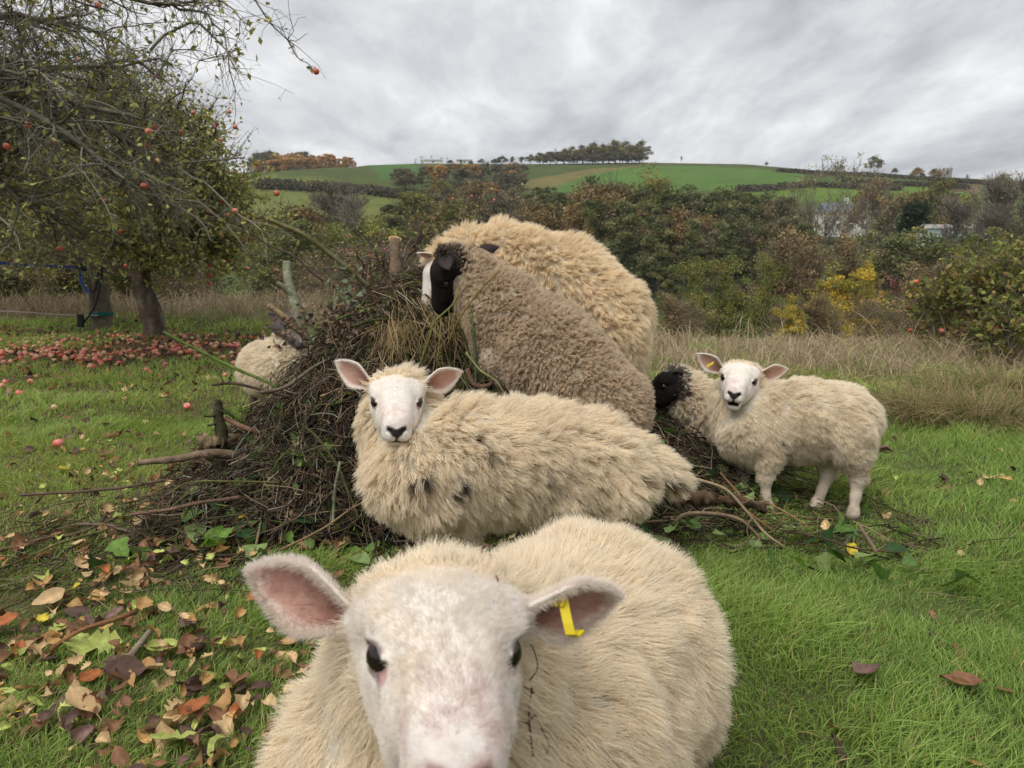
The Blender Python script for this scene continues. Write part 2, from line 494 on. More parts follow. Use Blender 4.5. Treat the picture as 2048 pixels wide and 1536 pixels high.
class Field:
    """signed distance field on a grid, built from smooth blended shapes"""
    def __init__(self, lo, hi, h):
        self.lo = np.asarray(lo, float); self.h = h
        self.n = np.ceil((np.asarray(hi) - self.lo) / h).astype(int) + 1
        self.D = np.full(self.n, 1.0)
    def block(self, lo, hi):
        i0 = np.clip(np.floor((lo - self.lo) / self.h).astype(int), 0, self.n)
        i1 = np.clip(np.ceil((hi - self.lo) / self.h).astype(int) + 1, 0, self.n)
        sl = tuple(slice(a, b) for a, b in zip(i0, i1))
        g = [self.lo[k] + self.h * np.arange(i0[k], i1[k]) for k in range(3)]
        X = np.stack(np.meshgrid(*g, indexing='ij'), -1)
        return sl, X
    def cone(self, a, b, r0, r1, k=0.03, sub=False):
        a = np.asarray(a, float); b = np.asarray(b, float); m = max(r0, r1) + k + 3 * self.h
        sl, X = self.block(np.minimum(a, b) - m, np.maximum(a, b) + m)
        ba = b - a
        t = np.clip(((X - a) @ ba) / (ba @ ba + 1e-12), 0, 1)
        d = np.linalg.norm(X - a - t[..., None] * ba, axis=-1) - (r0 + (r1 - r0) * t)
        self.put(sl, d, k, sub)
    def ell(self, c, r, M=None, k=0.03, sub=False):
        c = np.asarray(c, float); r = np.asarray(r, float); m = r.max() + k + 3 * self.h
        sl, X = self.block(c - m, c + m)
        q = X - c
        if M is not None:
            q = q @ M                    # columns of M: local axes
        k0 = np.linalg.norm(q / r, axis=-1); k1 = np.linalg.norm(q / r ** 2, axis=-1) + 1e-9
        self.put(sl, k0 * (k0 - 1) / k1, k, sub)
    def put(self, sl, d, k, sub):
        if sub:
            self.D[sl] = -smin(-self.D[sl], d, k)
        else:
            self.D[sl] = smin(self.D[sl], d, k)
    def mesh(self):
        D = self.D; s = D < 0
        nx, ny, nz = D.shape
        cnt = np.zeros((nx - 1, ny - 1, nz - 1), np.int8)
        off = [(i, j, k) for i in (0, 1) for j in (0, 1) for k in (0, 1)]
        for i, j, k in off:
            cnt += s[i:nx - 1 + i, j:ny - 1 + j, k:nz - 1 + k]
        act = (cnt > 0) & (cnt < 8)
        ci = np.argwhere(act)
        vid = np.full(act.shape, -1, np.int64); vid[act] = np.arange(len(ci))
        cv = np.stack([D[ci[:, 0] + i, ci[:, 1] + j, ci[:, 2] + k] for i, j, k in off], 1)
        acc = np.zeros((len(ci), 3)); num = np.zeros(len(ci))
        offa = np.array(off, float)
        for a in range(8):
            for b in range(a + 1, 8):
                if np.abs(offa[a] - offa[b]).sum() == 1:
                    da, db = cv[:, a], cv[:, b]
                    m = (da < 0) != (db < 0)
                    t = np.where(m, da / (da - db + 1e-20), 0)
                    acc += m[:, None] * (offa[a] + t[:, None] * (offa[b] - offa[a])); num += m
        V = self.lo + self.h * (ci + acc / num[:, None])
        Q = []
        for ax in range(3):
            sh = [slice(None)] * 3; sh2 = [slice(None)] * 3
            sh[ax] = slice(0, -1); sh2[ax] = slice(1, None)
            s0, s1 = s[tuple(sh)], s[tuple(sh2)]
            e = np.argwhere(s0 != s1)
            o1, o2 = [a for a in range(3) if a != ax]
            ok = (e[:, o1] > 0) & (e[:, o2] > 0) & (e[:, o1] < D.shape[o1] - 1) & (e[:, o2] < D.shape[o2] - 1)
            e = e[ok]
            def g(d1, d2):
                c = e.copy(); c[:, o1] += d1; c[:, o2] += d2
                return vid[c[:, 0], c[:, 1], c[:, 2]]
            quad = np.stack([g(-1, -1), g(0, -1), g(0, 0), g(-1, 0)], 1)
            flip = s0[tuple(e.T)] if ax != 1 else ~s0[tuple(e.T)]
            quad[~flip] = quad[~flip][:, ::-1]
            Q.append(quad)
        return V, np.concatenate(Q)

def vnormals(V, Q):
    n = np.cross(V[Q[:, 2]] - V[Q[:, 0]], V[Q[:, 3]] - V[Q[:, 1]])
    N = np.zeros_like(V)
    for k in range(4):
        for a in range(3):
            N[:, a] += np.bincount(Q[:, k], n[:, a], len(V))
    return unit(N)

def sample_surface(V, Q, N, W, n):
    """n random surface points weighted by per-vertex weight W -> positions, normals, vertex ids"""
    n1 = np.cross(V[Q[:, 2]] - V[Q[:, 0]], V[Q[:, 3]] - V[Q[:, 1]])
    area = 0.5 * np.linalg.norm(n1, axis=1) * W[Q].mean(1)
    cdf = np.cumsum(area); cdf /= cdf[-1]
    f = np.minimum(np.searchsorted(cdf, rng.random(n)), len(Q) - 1)
    u, v = rng.random((2, n, 1))
    q = Q[f]
    w = [(1 - u) * (1 - v), u * (1 - v), u * v, (1 - u) * v]
    p = sum(w[k] * V[q[:, k]] for k in range(4))
    nn = unit(sum(w[k] * N[q[:, k]] for k in range(4)))
    return p, nn, q[np.arange(n), rng.integers(4, size=n)]

def fleece(p, nn, L, flow, n_per, rad, spread, lean, clump, wave, col, K=5, wavef=9.0, jit=0.25):
    """locks of wool: each lock p,nn grows n_per strands converging toward its tip"""
    m = len(p)
    d = unit(nn * (1 - lean)[:, None] + flow * lean[:, None])
    side = unit(np.cross(d, rng.normal(size=(m, 3))))
    up = np.cross(d, side)
    a = rng.random((m, n_per)) * 2 * np.pi
    r = spread * np.sqrt(rng.random((m, n_per)))
    tan1 = unit(np.cross(nn, side)); tan2 = np.cross(nn, tan1)
    root = p[:, None] + (np.cos(a) * r)[..., None] * tan1[:, None] + (np.sin(a) * r)[..., None] * tan2[:, None] - 0.006 * nn[:, None]
    t = np.linspace(0, 1, K)
    ln = L[:, None] * (0.7 + 0.5 * rng.random((m, n_per)))
    dj = unit(d[:, None] + jit * rng.normal(size=(m, n_per, 3)))
    P = root[:, :, None] + (ln[..., None, None] * t[None, None, :, None]) * dj[:, :, None]
    axis = p[:, None, None] + (ln[..., None, None] * t[None, None, :, None]) * d[:, None, None]
    P = P + (axis - P) * (clump * t ** 1.3)[None, None, :, None]
    ph = rng.random(m) * 6.28
    P = P + (wave * L)[:, None, None, None] * (np.sin(wavef * t[None] + ph[:, None]) * t[None])[:, None, :, None] * side[:, None, None] \
          + (wave * L)[:, None, None, None] * (np.cos(wavef * 0.8 * t[None] + ph[:, None]) * t[None])[:, None, :, None] * up[:, None, None]
    P = P.reshape(-1, K, 3)
    taper = np.array([1.0, 0.95, 0.85, 0.65, 0.25]) if K == 5 else np.linspace(1, 0.25, K)
    R = rad * (0.7 + 0.6 * rng.random((len(P), 1))) * taper[None]
    C = np.repeat(col, n_per, axis=0) * (0.88 + 0.24 * rng.random((len(P), 1)))
    return P, R, C

def frame(f, up_hint, roll=0.0):
    f = unit(f); r = unit(np.cross(f, up_hint)); u = np.cross(r, f)
    if roll:
        c, s = math.cos(roll), math.sin(roll)
        r, u = c * r + s * u, c * u - s * r
    return np.stack([f, r, u], 1)       # columns f, r, u

def cam_dir(origin, to=0.0, right=0.0, down=0.0):
    """direction given toward the viewer's side / sideways / downwards"""
    tc = unit(CAM - origin); rr = unit(np.cross(tc, [0, 0, 1.0])) * -1.0
    dn = -np.cross(rr, tc)
    dn = dn if dn[2] < 0 else -dn
    rr = RGT - tc * (RGT @ tc); rr = unit(rr)
    return unit(to * tc + right * rr + down * dn)

def build_head(O, M, s, h, style, open_mouth=False, ears=None):
    """head in frame M (f muzzle, r side, u crown), size s; returns verts, quads, colours, wool weight"""
    def W(f, r, u): return O + s * (M @ np.array([f, r, u]))
    box = 0.24 * s
    F_ = Field(O - box, O + box, h)
    def cone(a, b, r0, r1, k=0.02, sub=False): F_.cone(W(*a), W(*b), r0 * s, r1 * s, k * s, sub)
    def ell(c, r, k=0.02, sub=False, MM=None): F_.ell(W(*c), np.array(r) * s, M if MM is None else MM, k * s, sub)
    ell((-0.035, 0, -0.008), (0.074, 0.072, 0.060), 0.03)                 # cranium
    ell((-0.006, 0, 0.018), (0.060, 0.060, 0.042), 0.03)                  # forehead
    for sgn in (-1, 1):
        cone((0.010, 0.016 * sgn, 0.012), (0.125, 0.013 * sgn, -0.014), 0.043, 0.029, 0.02)       # nasal bridge
        cone((-0.035, 0.044 * sgn, -0.045), (0.080, 0.028 * sgn, -0.055), 0.042, 0.029, 0.03)     # cheek and jaw
        cone((-0.018, 0.057 * sgn, 0.016), (0.012, 0.060 * sgn, 0.015), 0.022, 0.017, 0.022)      # brow
        cone((0.024, 0.049 * sgn, -0.020), (0.09, 0.030 * sgn, -0.030), 0.022, 0.024, 0.02)       # cheekbone
    ell((0.142, 0, -0.028), (0.031, 0.040, 0.027), 0.02)                  # nose
    for sgn in (-1, 1):
        ell((0.140, 0.019 * sgn, -0.046), (0.030, 0.024, 0.019), 0.012)   # upper lip
        ell((0.167, 0.021 * sgn, -0.023), (0.008, 0.0085, 0.0055), 0.006, sub=True)   # nostril
    dj = -0.016 if open_mouth else 0.0
    for sgn in (-1, 1):
        cone((0.05, 0.012 * sgn, -0.070), (0.130, 0.010 * sgn, -0.071 + dj), 0.026, 0.018, 0.014)  # lower jaw
    if open_mouth:
        ell((0.160, 0, -0.070), (0.030, 0.026, 0.007), 0.006, sub=True)
    ell((0.150, 0.0, -0.064), (0.03, 0.034, 0.0022), 0.004, sub=True)       # mouth line
    for sgn in (-1, 1):
        ell((0.0305, 0.0700 * sgn, 0.001), (0.0225, 0.0140, 0.0108), 0.004, sub=True)  # eye opening
    for sgn in (-1, 1):
        cone((0.010, 0.0695 * sgn, 0.0142), (0.047, 0.0605 * sgn, 0.0108), 0.0046, 0.0038, 0.005)    # upper lid
        cone((0.012, 0.0715 * sgn, -0.0115), (0.048, 0.0600 * sgn, -0.0105), 0.0040, 0.0036, 0.004)  # lower lid
    for e in (ears or []):                                                  # ear roots
        b_, t_ = np.asarray(e[0]), np.asarray(e[1])
        ax_ = unit(t_ - b_); sg = 1.0 if (b_ - O) @ M[:, 1] > 0 else -1.0
        F_.cone(W(-0.045, 0.050 * sg, 0.012), b_ - ax_ * 0.006, 0.028 * s, 0.0150 * s, 0.030 * s)
    V, Q = F_.mesh()
    N = vnormals(V, Q)
    loc = ((V - O) @ M) / s
    f, r, u = loc.T; ar = np.abs(r)
    white = np.array(style['face']); C = np.tile(white, (len(V), 1))
    tuft = 0.55 * vnoise(V, 70, 4) + 0.45 * vnoise(V, 170, 5)
    C *= (0.87 + 0.22 * tuft)[:, None]
    thin = (0.32 * sstep(0.50, 0.34, 0.5 * vnoise(V, 45, 6) + 0.5 * vnoise(V, 120, 7)))[:, None]
    C = C * (1 - thin) + np.array(style['skin']) * thin
    def blend(mask, colr):
        nonlocal C
        C = C * (1 - mask[:, None]) + np.array(colr) * mask[:, None]
    blend(0.55 * sstep(0.45, 0.75, 0.7 * vnoise(V, 22, 14) + 0.3 * vnoise(V, 60, 15)), style['cream'])
    blend(0.5 * sstep(0.045, 0.01, ar) * sstep(0.03, -0.01, f) * sstep(0.0, 0.03, u), style['cream'])
    # warmer crown, pinkish bridge
    blend(0.35 * sstep(0.0, -0.05, f) * sstep(0.02, 0.05, u), style['crown'])
    blend((0.15 + 0.6 * sstep(0.45, 0.62, 0.5 * vnoise(V * [1.0, 1.0, 0.35], 110, 16) + 0.5 * vnoise(V, 60, 17))) * sstep(0.06, 0.12, f) * sstep(-0.03, -0.01, u), style['bridge'])
    # nose pad: dark Y shape
    pad = sstep(0.152, 0.160, f) * (sstep(0.031, 0.025, ar + np.maximum(0, (-0.022 - u)) * 1.15)) * sstep(-0.060, -0.050, u) * sstep(-0.006, -0.012, u + 0.35 * np.maximum(0, 0.016 - ar))
    mid = sstep(0.150, 0.158, f) * sstep(0.0055, 0.003, ar) * sstep(-0.066, -0.060, u) * sstep(-0.03, -0.04, u)
    blend(np.maximum(pad, mid) * style['nose_amt'], style['nose'])
    blend(sstep(0.108, 0.125, f) * sstep(0.0060, 0.0030, np.abs(u + 0.064)) * style['nose_amt'], style['nose'])
    if open_mouth:
        blend(sstep(0.115, 0.135, f) * sstep(0.011, 0.006, np.abs(u + 0.071)) * sstep(0.026, 0.02, ar), (0.03, 0.012, 0.010))
    for sgn in (-1, 1):
        de = np.sqrt(((f - 0.030) / 0.0260) ** 2 + ((r - 0.067 * sgn) / 0.024) ** 2 + ((u - 0.001) / 0.0185) ** 2)
        blend(0.85 * sstep(1.02, 0.85, de), style['lid'])
        blend(0.7 * sstep(0.012, 0.004, np.sqrt((f - 0.052) ** 2 + (u + 0.006) ** 2 + (ar - 0.060) ** 2)), style['tear'])
        # tear line running from the inner corner down the cheek
        tt = np.clip((f - 0.040) / 0.035, 0, 1)
        dl = np.abs(u - (-0.006 - 0.019 * tt)) + np.where((f < 0.038) | (f > 0.075), 1, 0)
        blend(0.75 * sstep(0.0045, 0.0015, dl) * (r * sgn > 0.02) * (1 - 0.6 * tt), style['lid'])
    wool = sstep(-0.035, -0.075, f) * (0.6 + 0.4 * sstep(-0.05, 0.03, u))
    wool = np.maximum(wool, sstep(0.01, -0.03, f) * sstep(-0.035, -0.065, u))
    wool = np.maximum(wool, sstep(-0.030, -0.050, f) * sstep(0.025, 0.04, u))
    return V, Q, N, C, np.clip(wool, 0, 1)

def build_ear(base, tip, opening, width, style, fold=0.55, tw=0.0):
    base = np.asarray(base); tip = np.asarray(tip)
    e = tip - base; L = np.linalg.norm(e); e = e / L
    c = unit(opening - e * (opening @ e)); v = np.cross(e, c)
    ns, ntt = 22, 15
    s = np.linspace(-0.16, 1, ns)[:, None] * np.ones((1, ntt)); t = np.ones((ns, 1)) * np.linspace(-1, 1, ntt)[None]
    sc = np.clip(s, 0, 1)
    w = width * 0.5 * (0.40 + 0.60 * np.sin(np.clip(sc / 0.48, 0, 1) * np.pi / 2) ** 1.3) * np.clip(1 - np.clip((sc - 0.40) / 0.60, 0, 1) ** 1.55, 0.0, 1) ** 0.88
    cupk = fold * (1 - 0.55 * sc)
    ang = t * (0.35 + 1.9 * cupk * (1 - 0.35 * sc))            # cross section curls toward the opening
    rad = w / np.maximum(0.35 + 1.9 * cupk * (1 - 0.35 * sc), 0.2)
    along = 0.10 * L * np.sin(np.clip(s, 0, 1) * np.pi)         # slight back-bow
    mid = base + s[..., None] * L * e - along[..., None] * c * 0.35
    Pm = mid + (np.sin(ang) * rad)[..., None] * v + ((1 - np.cos(ang)) * rad)[..., None] * c
    nrm = np.cos(ang)[..., None] * c - np.sin(ang)[..., None] * v
    th = 0.0035 * (1 - 0.45 * np.abs(t) ** 3)[..., None]
    front = Pm + nrm * th; back = Pm - nrm * th
    V = np.concatenate([front.reshape(-1, 3), back.reshape(-1, 3)])
    i = np.arange(ns * ntt).reshape(ns, ntt); n0 = ns * ntt
    fq = np.stack([i[:-1, :-1], i[1:, :-1], i[1:, 1:], i[:-1, 1:]], -1).reshape(-1, 4)
    Q = [fq[:, ::-1], fq + n0]
    for row in (i[:, 0], i[:, -1][::-1], i[-1, :]):
        Q.append(np.stack([row[:-1], row[1:], row[1:] + n0, row[:-1] + n0], -1))
    Q = np.concatenate(Q)
    rim = np.array(style['ear_rim']); pink = np.array(style['ear_in']); deep = np.array(style['ear_deep'])
    m = (sstep(0.86, 0.55, np.abs(t)) * sstep(0.93, 0.78, s))[..., None]
    dd = (sstep(0.55, 0.1, s) * sstep(0.9, 0.4, np.abs(t)))[..., None]
    Cf = rim * (1 - m) + (pink * (1 - dd) + deep * dd) * m  # pink inner skin, with the shade of the ear hollow put into the colour
    Cb = np.tile(rim, (ns, ntt, 1))
    C = np.concatenate([Cf.reshape(-1, 3), Cb.reshape(-1, 3)])
    rimv = np.concatenate([(0.25 + 0.75 * sstep(0.6, 0.95, np.maximum(np.abs(t), s))).ravel() * np.where(m[..., 0].ravel() > 0.5, 0.35, 1), np.ones(n0)])
    return V, Q, C, rimv

WHITE = dict(cream=(0.76, 0.68, 0.56), tear=(0.45, 0.24, 0.22), skin=(0.68, 0.585, 0.52), face=(0.79, 0.745, 0.685), crown=(0.74, 0.62, 0.46), bridge=(0.62, 0.50, 0.46), nose=(0.035, 0.028, 0.03), nose_amt=1.0,
             lid=(0.16, 0.11, 0.10), ear_rim=(0.79, 0.72, 0.65), ear_in=(0.55, 0.33, 0.27), ear_deep=(0.26, 0.125, 0.095))
BLACK = dict(cream=(0.016, 0.012, 0.012), tear=(0.02, 0.015, 0.015), skin=(0.02, 0.015, 0.014), face=(0.012, 0.010, 0.010), crown=(0.03, 0.02, 0.016), bridge=(0.014, 0.011, 0.011), nose=(0.01, 0.01, 0.01), nose_amt=1.0,
             lid=(0.008, 0.007, 0.007), ear_rim=(0.040, 0.032, 0.032), ear_in=(0.055, 0.042, 0.042), ear_deep=(0.04, 0.03, 0.03))
GREY = dict(cream=(0.12, 0.10, 0.09), tear=(0.05, 0.04, 0.04), skin=(0.15, 0.12, 0.11), face=(0.10, 0.085, 0.085), crown=(0.14, 0.11, 0.09), bridge=(0.45, 0.38, 0.35), nose=(0.03, 0.03, 0.03), nose_amt=1.0,
            lid=(0.02, 0.018, 0.018), ear_rim=(0.09, 0.075, 0.075), ear_in=(0.12, 0.09, 0.09), ear_deep=(0.06, 0.05, 0.05))

def leg(top, pts_r):
    return [(np.asarray(p, float), r) for p, r in ([top] + pts_r)]

def sheep(label, base, torso, neck, head, legs, style, wool, tail=None, ears=None, h_body=0.013, h_head=0.0045, locks=9000, n_per=10,
          L=0.045, rad=0.0006, spread=0.012, lean=0.45, clump=0.75, wave=0.05, wavef=9.0, lump=0.006, fuzz=0, legcol=None, stains=(), open_mouth=False, face_fuzz_len=0.010, bare_leg=0.30, extra_wool=None):
    root = empty('sheep', base)
    tag(root, label, 'sheep', 'sheep around the brush pile')
    off = np.asarray(base, float)
    # ---- body
    pts = [p for p, r in torso] + [neck[-1][0]] + [p for lg in legs for p, r in lg]
    lo = np.min(pts, 0) - 0.32; hi = np.max(pts, 0) + 0.32; lo[2] = min(q[2] for q in pts) - 0.06
    B = Field(lo, hi, h_body)
    for (a, ra), (b, rb) in zip(torso[:-1], torso[1:]):
        B.cone(a, b, ra, rb, 0.05)
    ch = neck
    for (a, ra), (b, rb) in zip(ch[:-1], ch[1:]):
        B.cone(a, b, ra, rb, 0.06)
    for lg in legs:
        for (a, ra), (b, rb) in zip(lg[:-1], lg[1:]):
            B.cone(a, b, ra, rb, 0.02)
    if tail:
        for (a, ra), (b, rb) in zip(tail[:-1], tail[1:]):
            B.cone(a, b, ra, rb, 0.03)
    V, Q = B.mesh()
    N = vnormals(V, Q)
    # lumps in the fleece
    V = V + N * (lump * 2 * (vnoise(V, 16, 31) - 0.5) + lump * (vnoise(V, 38, 32) - 0.5))[:, None]
    N = vnormals(V, Q)
    # where legs are bare
    wl_ = np.ones(len(V)); wlen = np.ones(len(V))
    for lg in legs:
        n = len(lg)
        for j, ((a, ra), (b, rb)) in enumerate(zip(lg[:-1], lg[1:])):
            ba = b - a; t = np.clip(((V - a) @ ba) / (ba @ ba), 0, 1)
            d = np.linalg.norm(V - a - t[:, None] * ba, axis=1) - (ra + (rb - ra) * t)
            if j == 0:
                wlen = np.where(d < 0.03, np.minimum(wlen, 1 - 0.65 * sstep(0.25, 1.0, t)), wlen)
            if j >= 1:
                wlen = np.where(d < 0.03, np.minimum(wlen, 0.3), wlen)
                wl_ = np.where(d < 0.02, np.minimum(wl_, 0.0 if j >= 2 else 1 - sstep(0.0, bare_leg, t)), wl_)
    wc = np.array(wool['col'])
    Cb = np.tile(wc * 0.62, (len(V), 1))  # skin under the wool darkened, self-shadow inside the fleece put into the colour
    lc = np.array(legcol if legcol is not None else style['face'])
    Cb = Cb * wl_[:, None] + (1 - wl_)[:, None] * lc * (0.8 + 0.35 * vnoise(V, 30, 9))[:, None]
    for lg in legs:                                                        # dark hooves and dirty feet
        dz = np.where(np.linalg.norm(V[:, :2] - lg[-1][0][:2], axis=1) < 0.09, V[:, 2] - lg[-1][0][2], 9.0)
        hm = sstep(0.045, 0.03, dz + 0.01 * (vnoise(V, 60, 12) - 0.5))[:, None]
        dm = 0.5 * (sstep(0.16, 0.05, dz) * sstep(0.35, 0.6, vnoise(V, 45, 13)))[:, None]
        Cb = Cb * (1 - dm) + np.array([0.20, 0.15, 0.09]) * dm
        Cb = Cb * (1 - hm) + np.array([0.05, 0.04, 0.03]) * hm
    # ---- head
    O, M, hs = head
    HV, HQ, HN, HC, HW = build_head(O, M, hs, h_head, style, open_mouth, ears)
    EV, EQ, EC, ER = [], [], [], []
    for e in (ears or []):
        v, q_, c_, r_ = build_ear(*e[:4], style, *e[4:])
        EQ.append(q_ + sum(len(x) for x in EV)); EV.append(v); EC.append(c_); ER.append(r_)
    nb, nh = len(V), len(HV)
    allV = [V, HV] + EV; allC = [Cb, HC] + EC
    allQ = [Q, HQ + nb] + [q_ + nb + nh for q_ in EQ]
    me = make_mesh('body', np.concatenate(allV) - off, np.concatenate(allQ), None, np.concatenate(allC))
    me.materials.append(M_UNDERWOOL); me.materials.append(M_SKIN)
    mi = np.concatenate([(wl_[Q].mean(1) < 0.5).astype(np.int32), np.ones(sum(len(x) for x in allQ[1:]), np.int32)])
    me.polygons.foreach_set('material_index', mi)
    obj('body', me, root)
    # ---- eyes
    for sgn in (-1, 1):
        c = O + hs * (M @ np.array([0.0265, 0.0592 * sgn, 0.0005]))
        uu, vv = np.meshgrid(np.linspace(0, 2 * np.pi, 17)[:-1], np.linspace(0.02, np.pi - 0.02, 10))
        rr = 0.0182 * hs
        sv = c + rr * np.stack([np.cos(uu) * np.sin(vv), np.sin(uu) * np.sin(vv), np.cos(vv)], -1).reshape(-1, 3)
        ii = np.arange(160).reshape(10, 16)
        sq = np.stack([ii[:-1], ii[1:], np.roll(ii[1:], -1, 1), np.roll(ii[:-1], -1, 1)], -1).reshape(-1, 4)
        obj('eye', make_mesh('eye', sv - off, sq, M_EYE), root)
    # ---- fleece
    keep_out = np.linalg.norm(V - (O + hs * (M @ np.array([0.03, 0, -0.02]))), axis=1) > 0.085 * hs
    hl = ((V - O) @ M) / hs
    keep_out &= ~((hl[:, 0] > -0.045) & (hl[:, 2] > -0.07) & (np.linalg.norm(hl, axis=1) < 0.105))
    Wt = wl_ * keep_out
    p, nn, vi = sample_surface(V, Q, N, Wt, locks)
    axis = unit(torso[0][0] - torso[-1][0])
    rel_ = V - CAM; dd_ = rel_ @ FWD
    sx_ = 1024 + F * (rel_ @ RGT) / dd_; sy_ = 768 - F * (rel_ @ UPV) / dd_
    def skin_at(q_):
        """surface point of the body behind photo pixel q_"""
        k_ = np.where(np.hypot(sx_ - q_[0], sy_ - q_[1]) < 12)[0]
        return V[k_[np.argmin(dd_[k_])]] if len(k_) else np.array([0, 0, -9.0])
    stains = [(skin_at(q_), r_, c_) for q_, r_, c_ in stains]
    grav = np.array([0, 0, -1.0])
    def wool_cols(p, nn):
        n = len(p)
        k = vnoise(p, 9, 51)[:, None] * 0.6 + vnoise(p, 40, 52)[:, None] * 0.4
        c = wc * (1 - 0.5 * k) + np.array(wool['dark']) * 0.5 * k
        top = np.clip(nn[:, 2], 0, 1)[:, None]
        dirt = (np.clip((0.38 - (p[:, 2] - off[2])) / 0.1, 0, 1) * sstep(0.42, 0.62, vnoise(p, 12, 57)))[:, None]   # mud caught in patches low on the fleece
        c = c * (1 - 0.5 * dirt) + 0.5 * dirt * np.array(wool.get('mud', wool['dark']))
        for (q_, r_, col_) in stains:
            d = np.linalg.norm(p - q_, axis=1)
            w_ = (sstep(r_, r_ * 0.35, d + r_ * 0.8 * (vnoise(p, 70, 53) - 0.5)))[:, None]
            c = c * (1 - w_) + np.array(col_) * w_
        return c * (0.9 + 0.2 * rng.random((n, 1)))
    ln = L * (0.75 + 0.5 * vnoise(p, 14, 41)) * (0.65 + 0.35 * Wt[vi]) * wlen[vi]
    flow = unit(0.55 * axis + 0.75 * grav + 0.5 * (np.stack([vnoise(p, 11, s_) for s_ in (61, 62, 63)], 1) - 0.5) * 2)
    flow = unit(flow - 0.7 * nn * (flow * nn).sum(1, keepdims=True))
    ln_lean = np.clip(lean * (0.6 + 0.8 * vnoise(p, 20, 44)), 0, 0.9)
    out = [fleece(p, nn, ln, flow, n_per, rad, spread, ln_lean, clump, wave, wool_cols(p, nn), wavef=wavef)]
    # wool of the poll, throat and cheeks grown on the head
    if HW.max() > 0.2:
        harea = 0.05 * hs ** 2
        nh_l = max(60, int(locks * 0.10))
        p, nn, vi = sample_surface(HV, HQ, HN, HW, nh_l)
        flow = unit(0.4 * grav - 0.6 * M[:, 0] + 0.4 * rng.normal(size=(len(p), 3)))
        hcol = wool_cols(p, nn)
        if style['face'][0] < 0.3:
            hcol = hcol * 0.22 + 0.4 * np.array(style['crown'])
        out.append(fleece(p, nn, L * 0.6 * (0.4 + 0.6 * HW[vi]), flow, n_per, rad, spread, np.full(len(p), 0.62), clump, wave, hcol, wavef=wavef))
    P = np.concatenate([o[0] for o in out]); R = np.concatenate([o[1] for o in out]); C = np.concatenate([o[2] for o in out])
    make_curves('fleece', P - off, R, C, M_WOOL, root)
    # ---- short face hair
    if fuzz:
        eye_gap = np.ones(len(HV))
        hloc = ((HV - O) @ M) / hs
        for sgn in (-1, 1):
            eye_gap *= sstep(1.15, 1.7, np.sqrt(((hloc[:, 0] - 0.030) / 0.024) ** 2 + ((hloc[:, 1] - 0.067 * sgn) / 0.022) ** 2 + ((hloc[:, 2] - 0.001) / 0.0165) ** 2))
        eye_gap *= 1 - 0.92 * sstep(0.148, 0.156, hloc[:, 0]) * sstep(-0.07, -0.06, hloc[:, 2])
        p, nn, vi = sample_surface(HV, HQ, HN, eye_gap * (1 - 0.7 * HW) + 1e-4, fuzz // 6)
        hl2 = ((p - O) @ M) / hs
        # hair lies back from the muzzle, whorl on the forehead
        fl = -0.8 * M[:, 0] + 0.5 * np.sign(hl2[:, 1:2]) * M[:, 1] * np.clip(np.abs(hl2[:, 1:2]) / 0.04, 0, 1) + 0.45 * (np.stack([vnoise(p, 28, s_) for s_ in (71, 72, 73)], 1) - 0.5) * 2
        fl = unit(fl - nn * (fl * nn).sum(1, keepdims=True))
        o1 = fleece(p, nn, face_fuzz_len * hs * (0.5 + 0.7 * vnoise(p, 40, 77)) * (1 - 0.3 * sstep(0.08, 0.14, hl2[:, 0])), fl, 6, 0.00026, 0.005, np.full(len(p), 0.64), 0.50, 0.03, np.clip(HC[vi] * 1.12, 0, 0.93), K=4, jit=0.2)
        outs = [o1]
        for v, q_, c_, r_ in zip(EV, EQ, EC, ER):
            q0 = q_ - q_.min()
            n_ = vnormals(v, q0)
            p, nn, vi = sample_surface(v, q0, n_, r_ + 0.02, fuzz // 14)
            tipd = unit(v[15 * 21 + 7] - v[7])
            outs.append(fleece(p, nn, np.full(len(p), face_fuzz_len * 0.9 * hs), np.tile(tipd, (len(p), 1)), 3, 0.00024, 0.003, np.full(len(p), 0.5), 0.3, 0.03, np.clip(c_[vi] * 1.10, 0, 0.92), K=4, jit=0.25))
        P = np.concatenate([o[0] for o in outs]); R = np.concatenate([o[1] for o in outs]); C = np.concatenate([o[2] for o in outs])
        make_curves('face_hair', P - off, R, C, M_WOOL, root)
    return root
CREAM = dict(col=(0.93, 0.84, 0.68), dark=(0.86, 0.735, 0.55), mud=(0.66, 0.53, 0.38))
GOLD = dict(col=(0.94, 0.83, 0.64), dark=(0.88, 0.735, 0.52), mud=(0.72, 0.57, 0.40))
BROWN = dict(col=(0.72, 0.605, 0.46), dark=(0.57, 0.44, 0.315), mud=(0.48, 0.36, 0.26))
PALE = dict(col=(0.92, 0.84, 0.69), dark=(0.82, 0.70, 0.53), mud=(0.58, 0.45, 0.32))

def gz(p): return float(terrain(p[0], p[1]))
def straight_leg(top, foot_xy, hind=False, rtop=0.075):
    """hip/shoulder -> knee -> fetlock -> hoof on the ground"""
    top = np.asarray(top, float); g = gz(foot_xy)
    foot = np.array([foot_xy[0], foot_xy[1], g + 0.012])
    knee = top * 0.45 + foot * 0.55; knee[2] = g + 0.26
    can = foot * 0.6 + knee * 0.4
    fet = np.array([foot[0], foot[1], g + 0.07])
    return [(top, rtop), (knee, 0.034), (can, 0.021), (fet, 0.025), (foot, 0.027)]

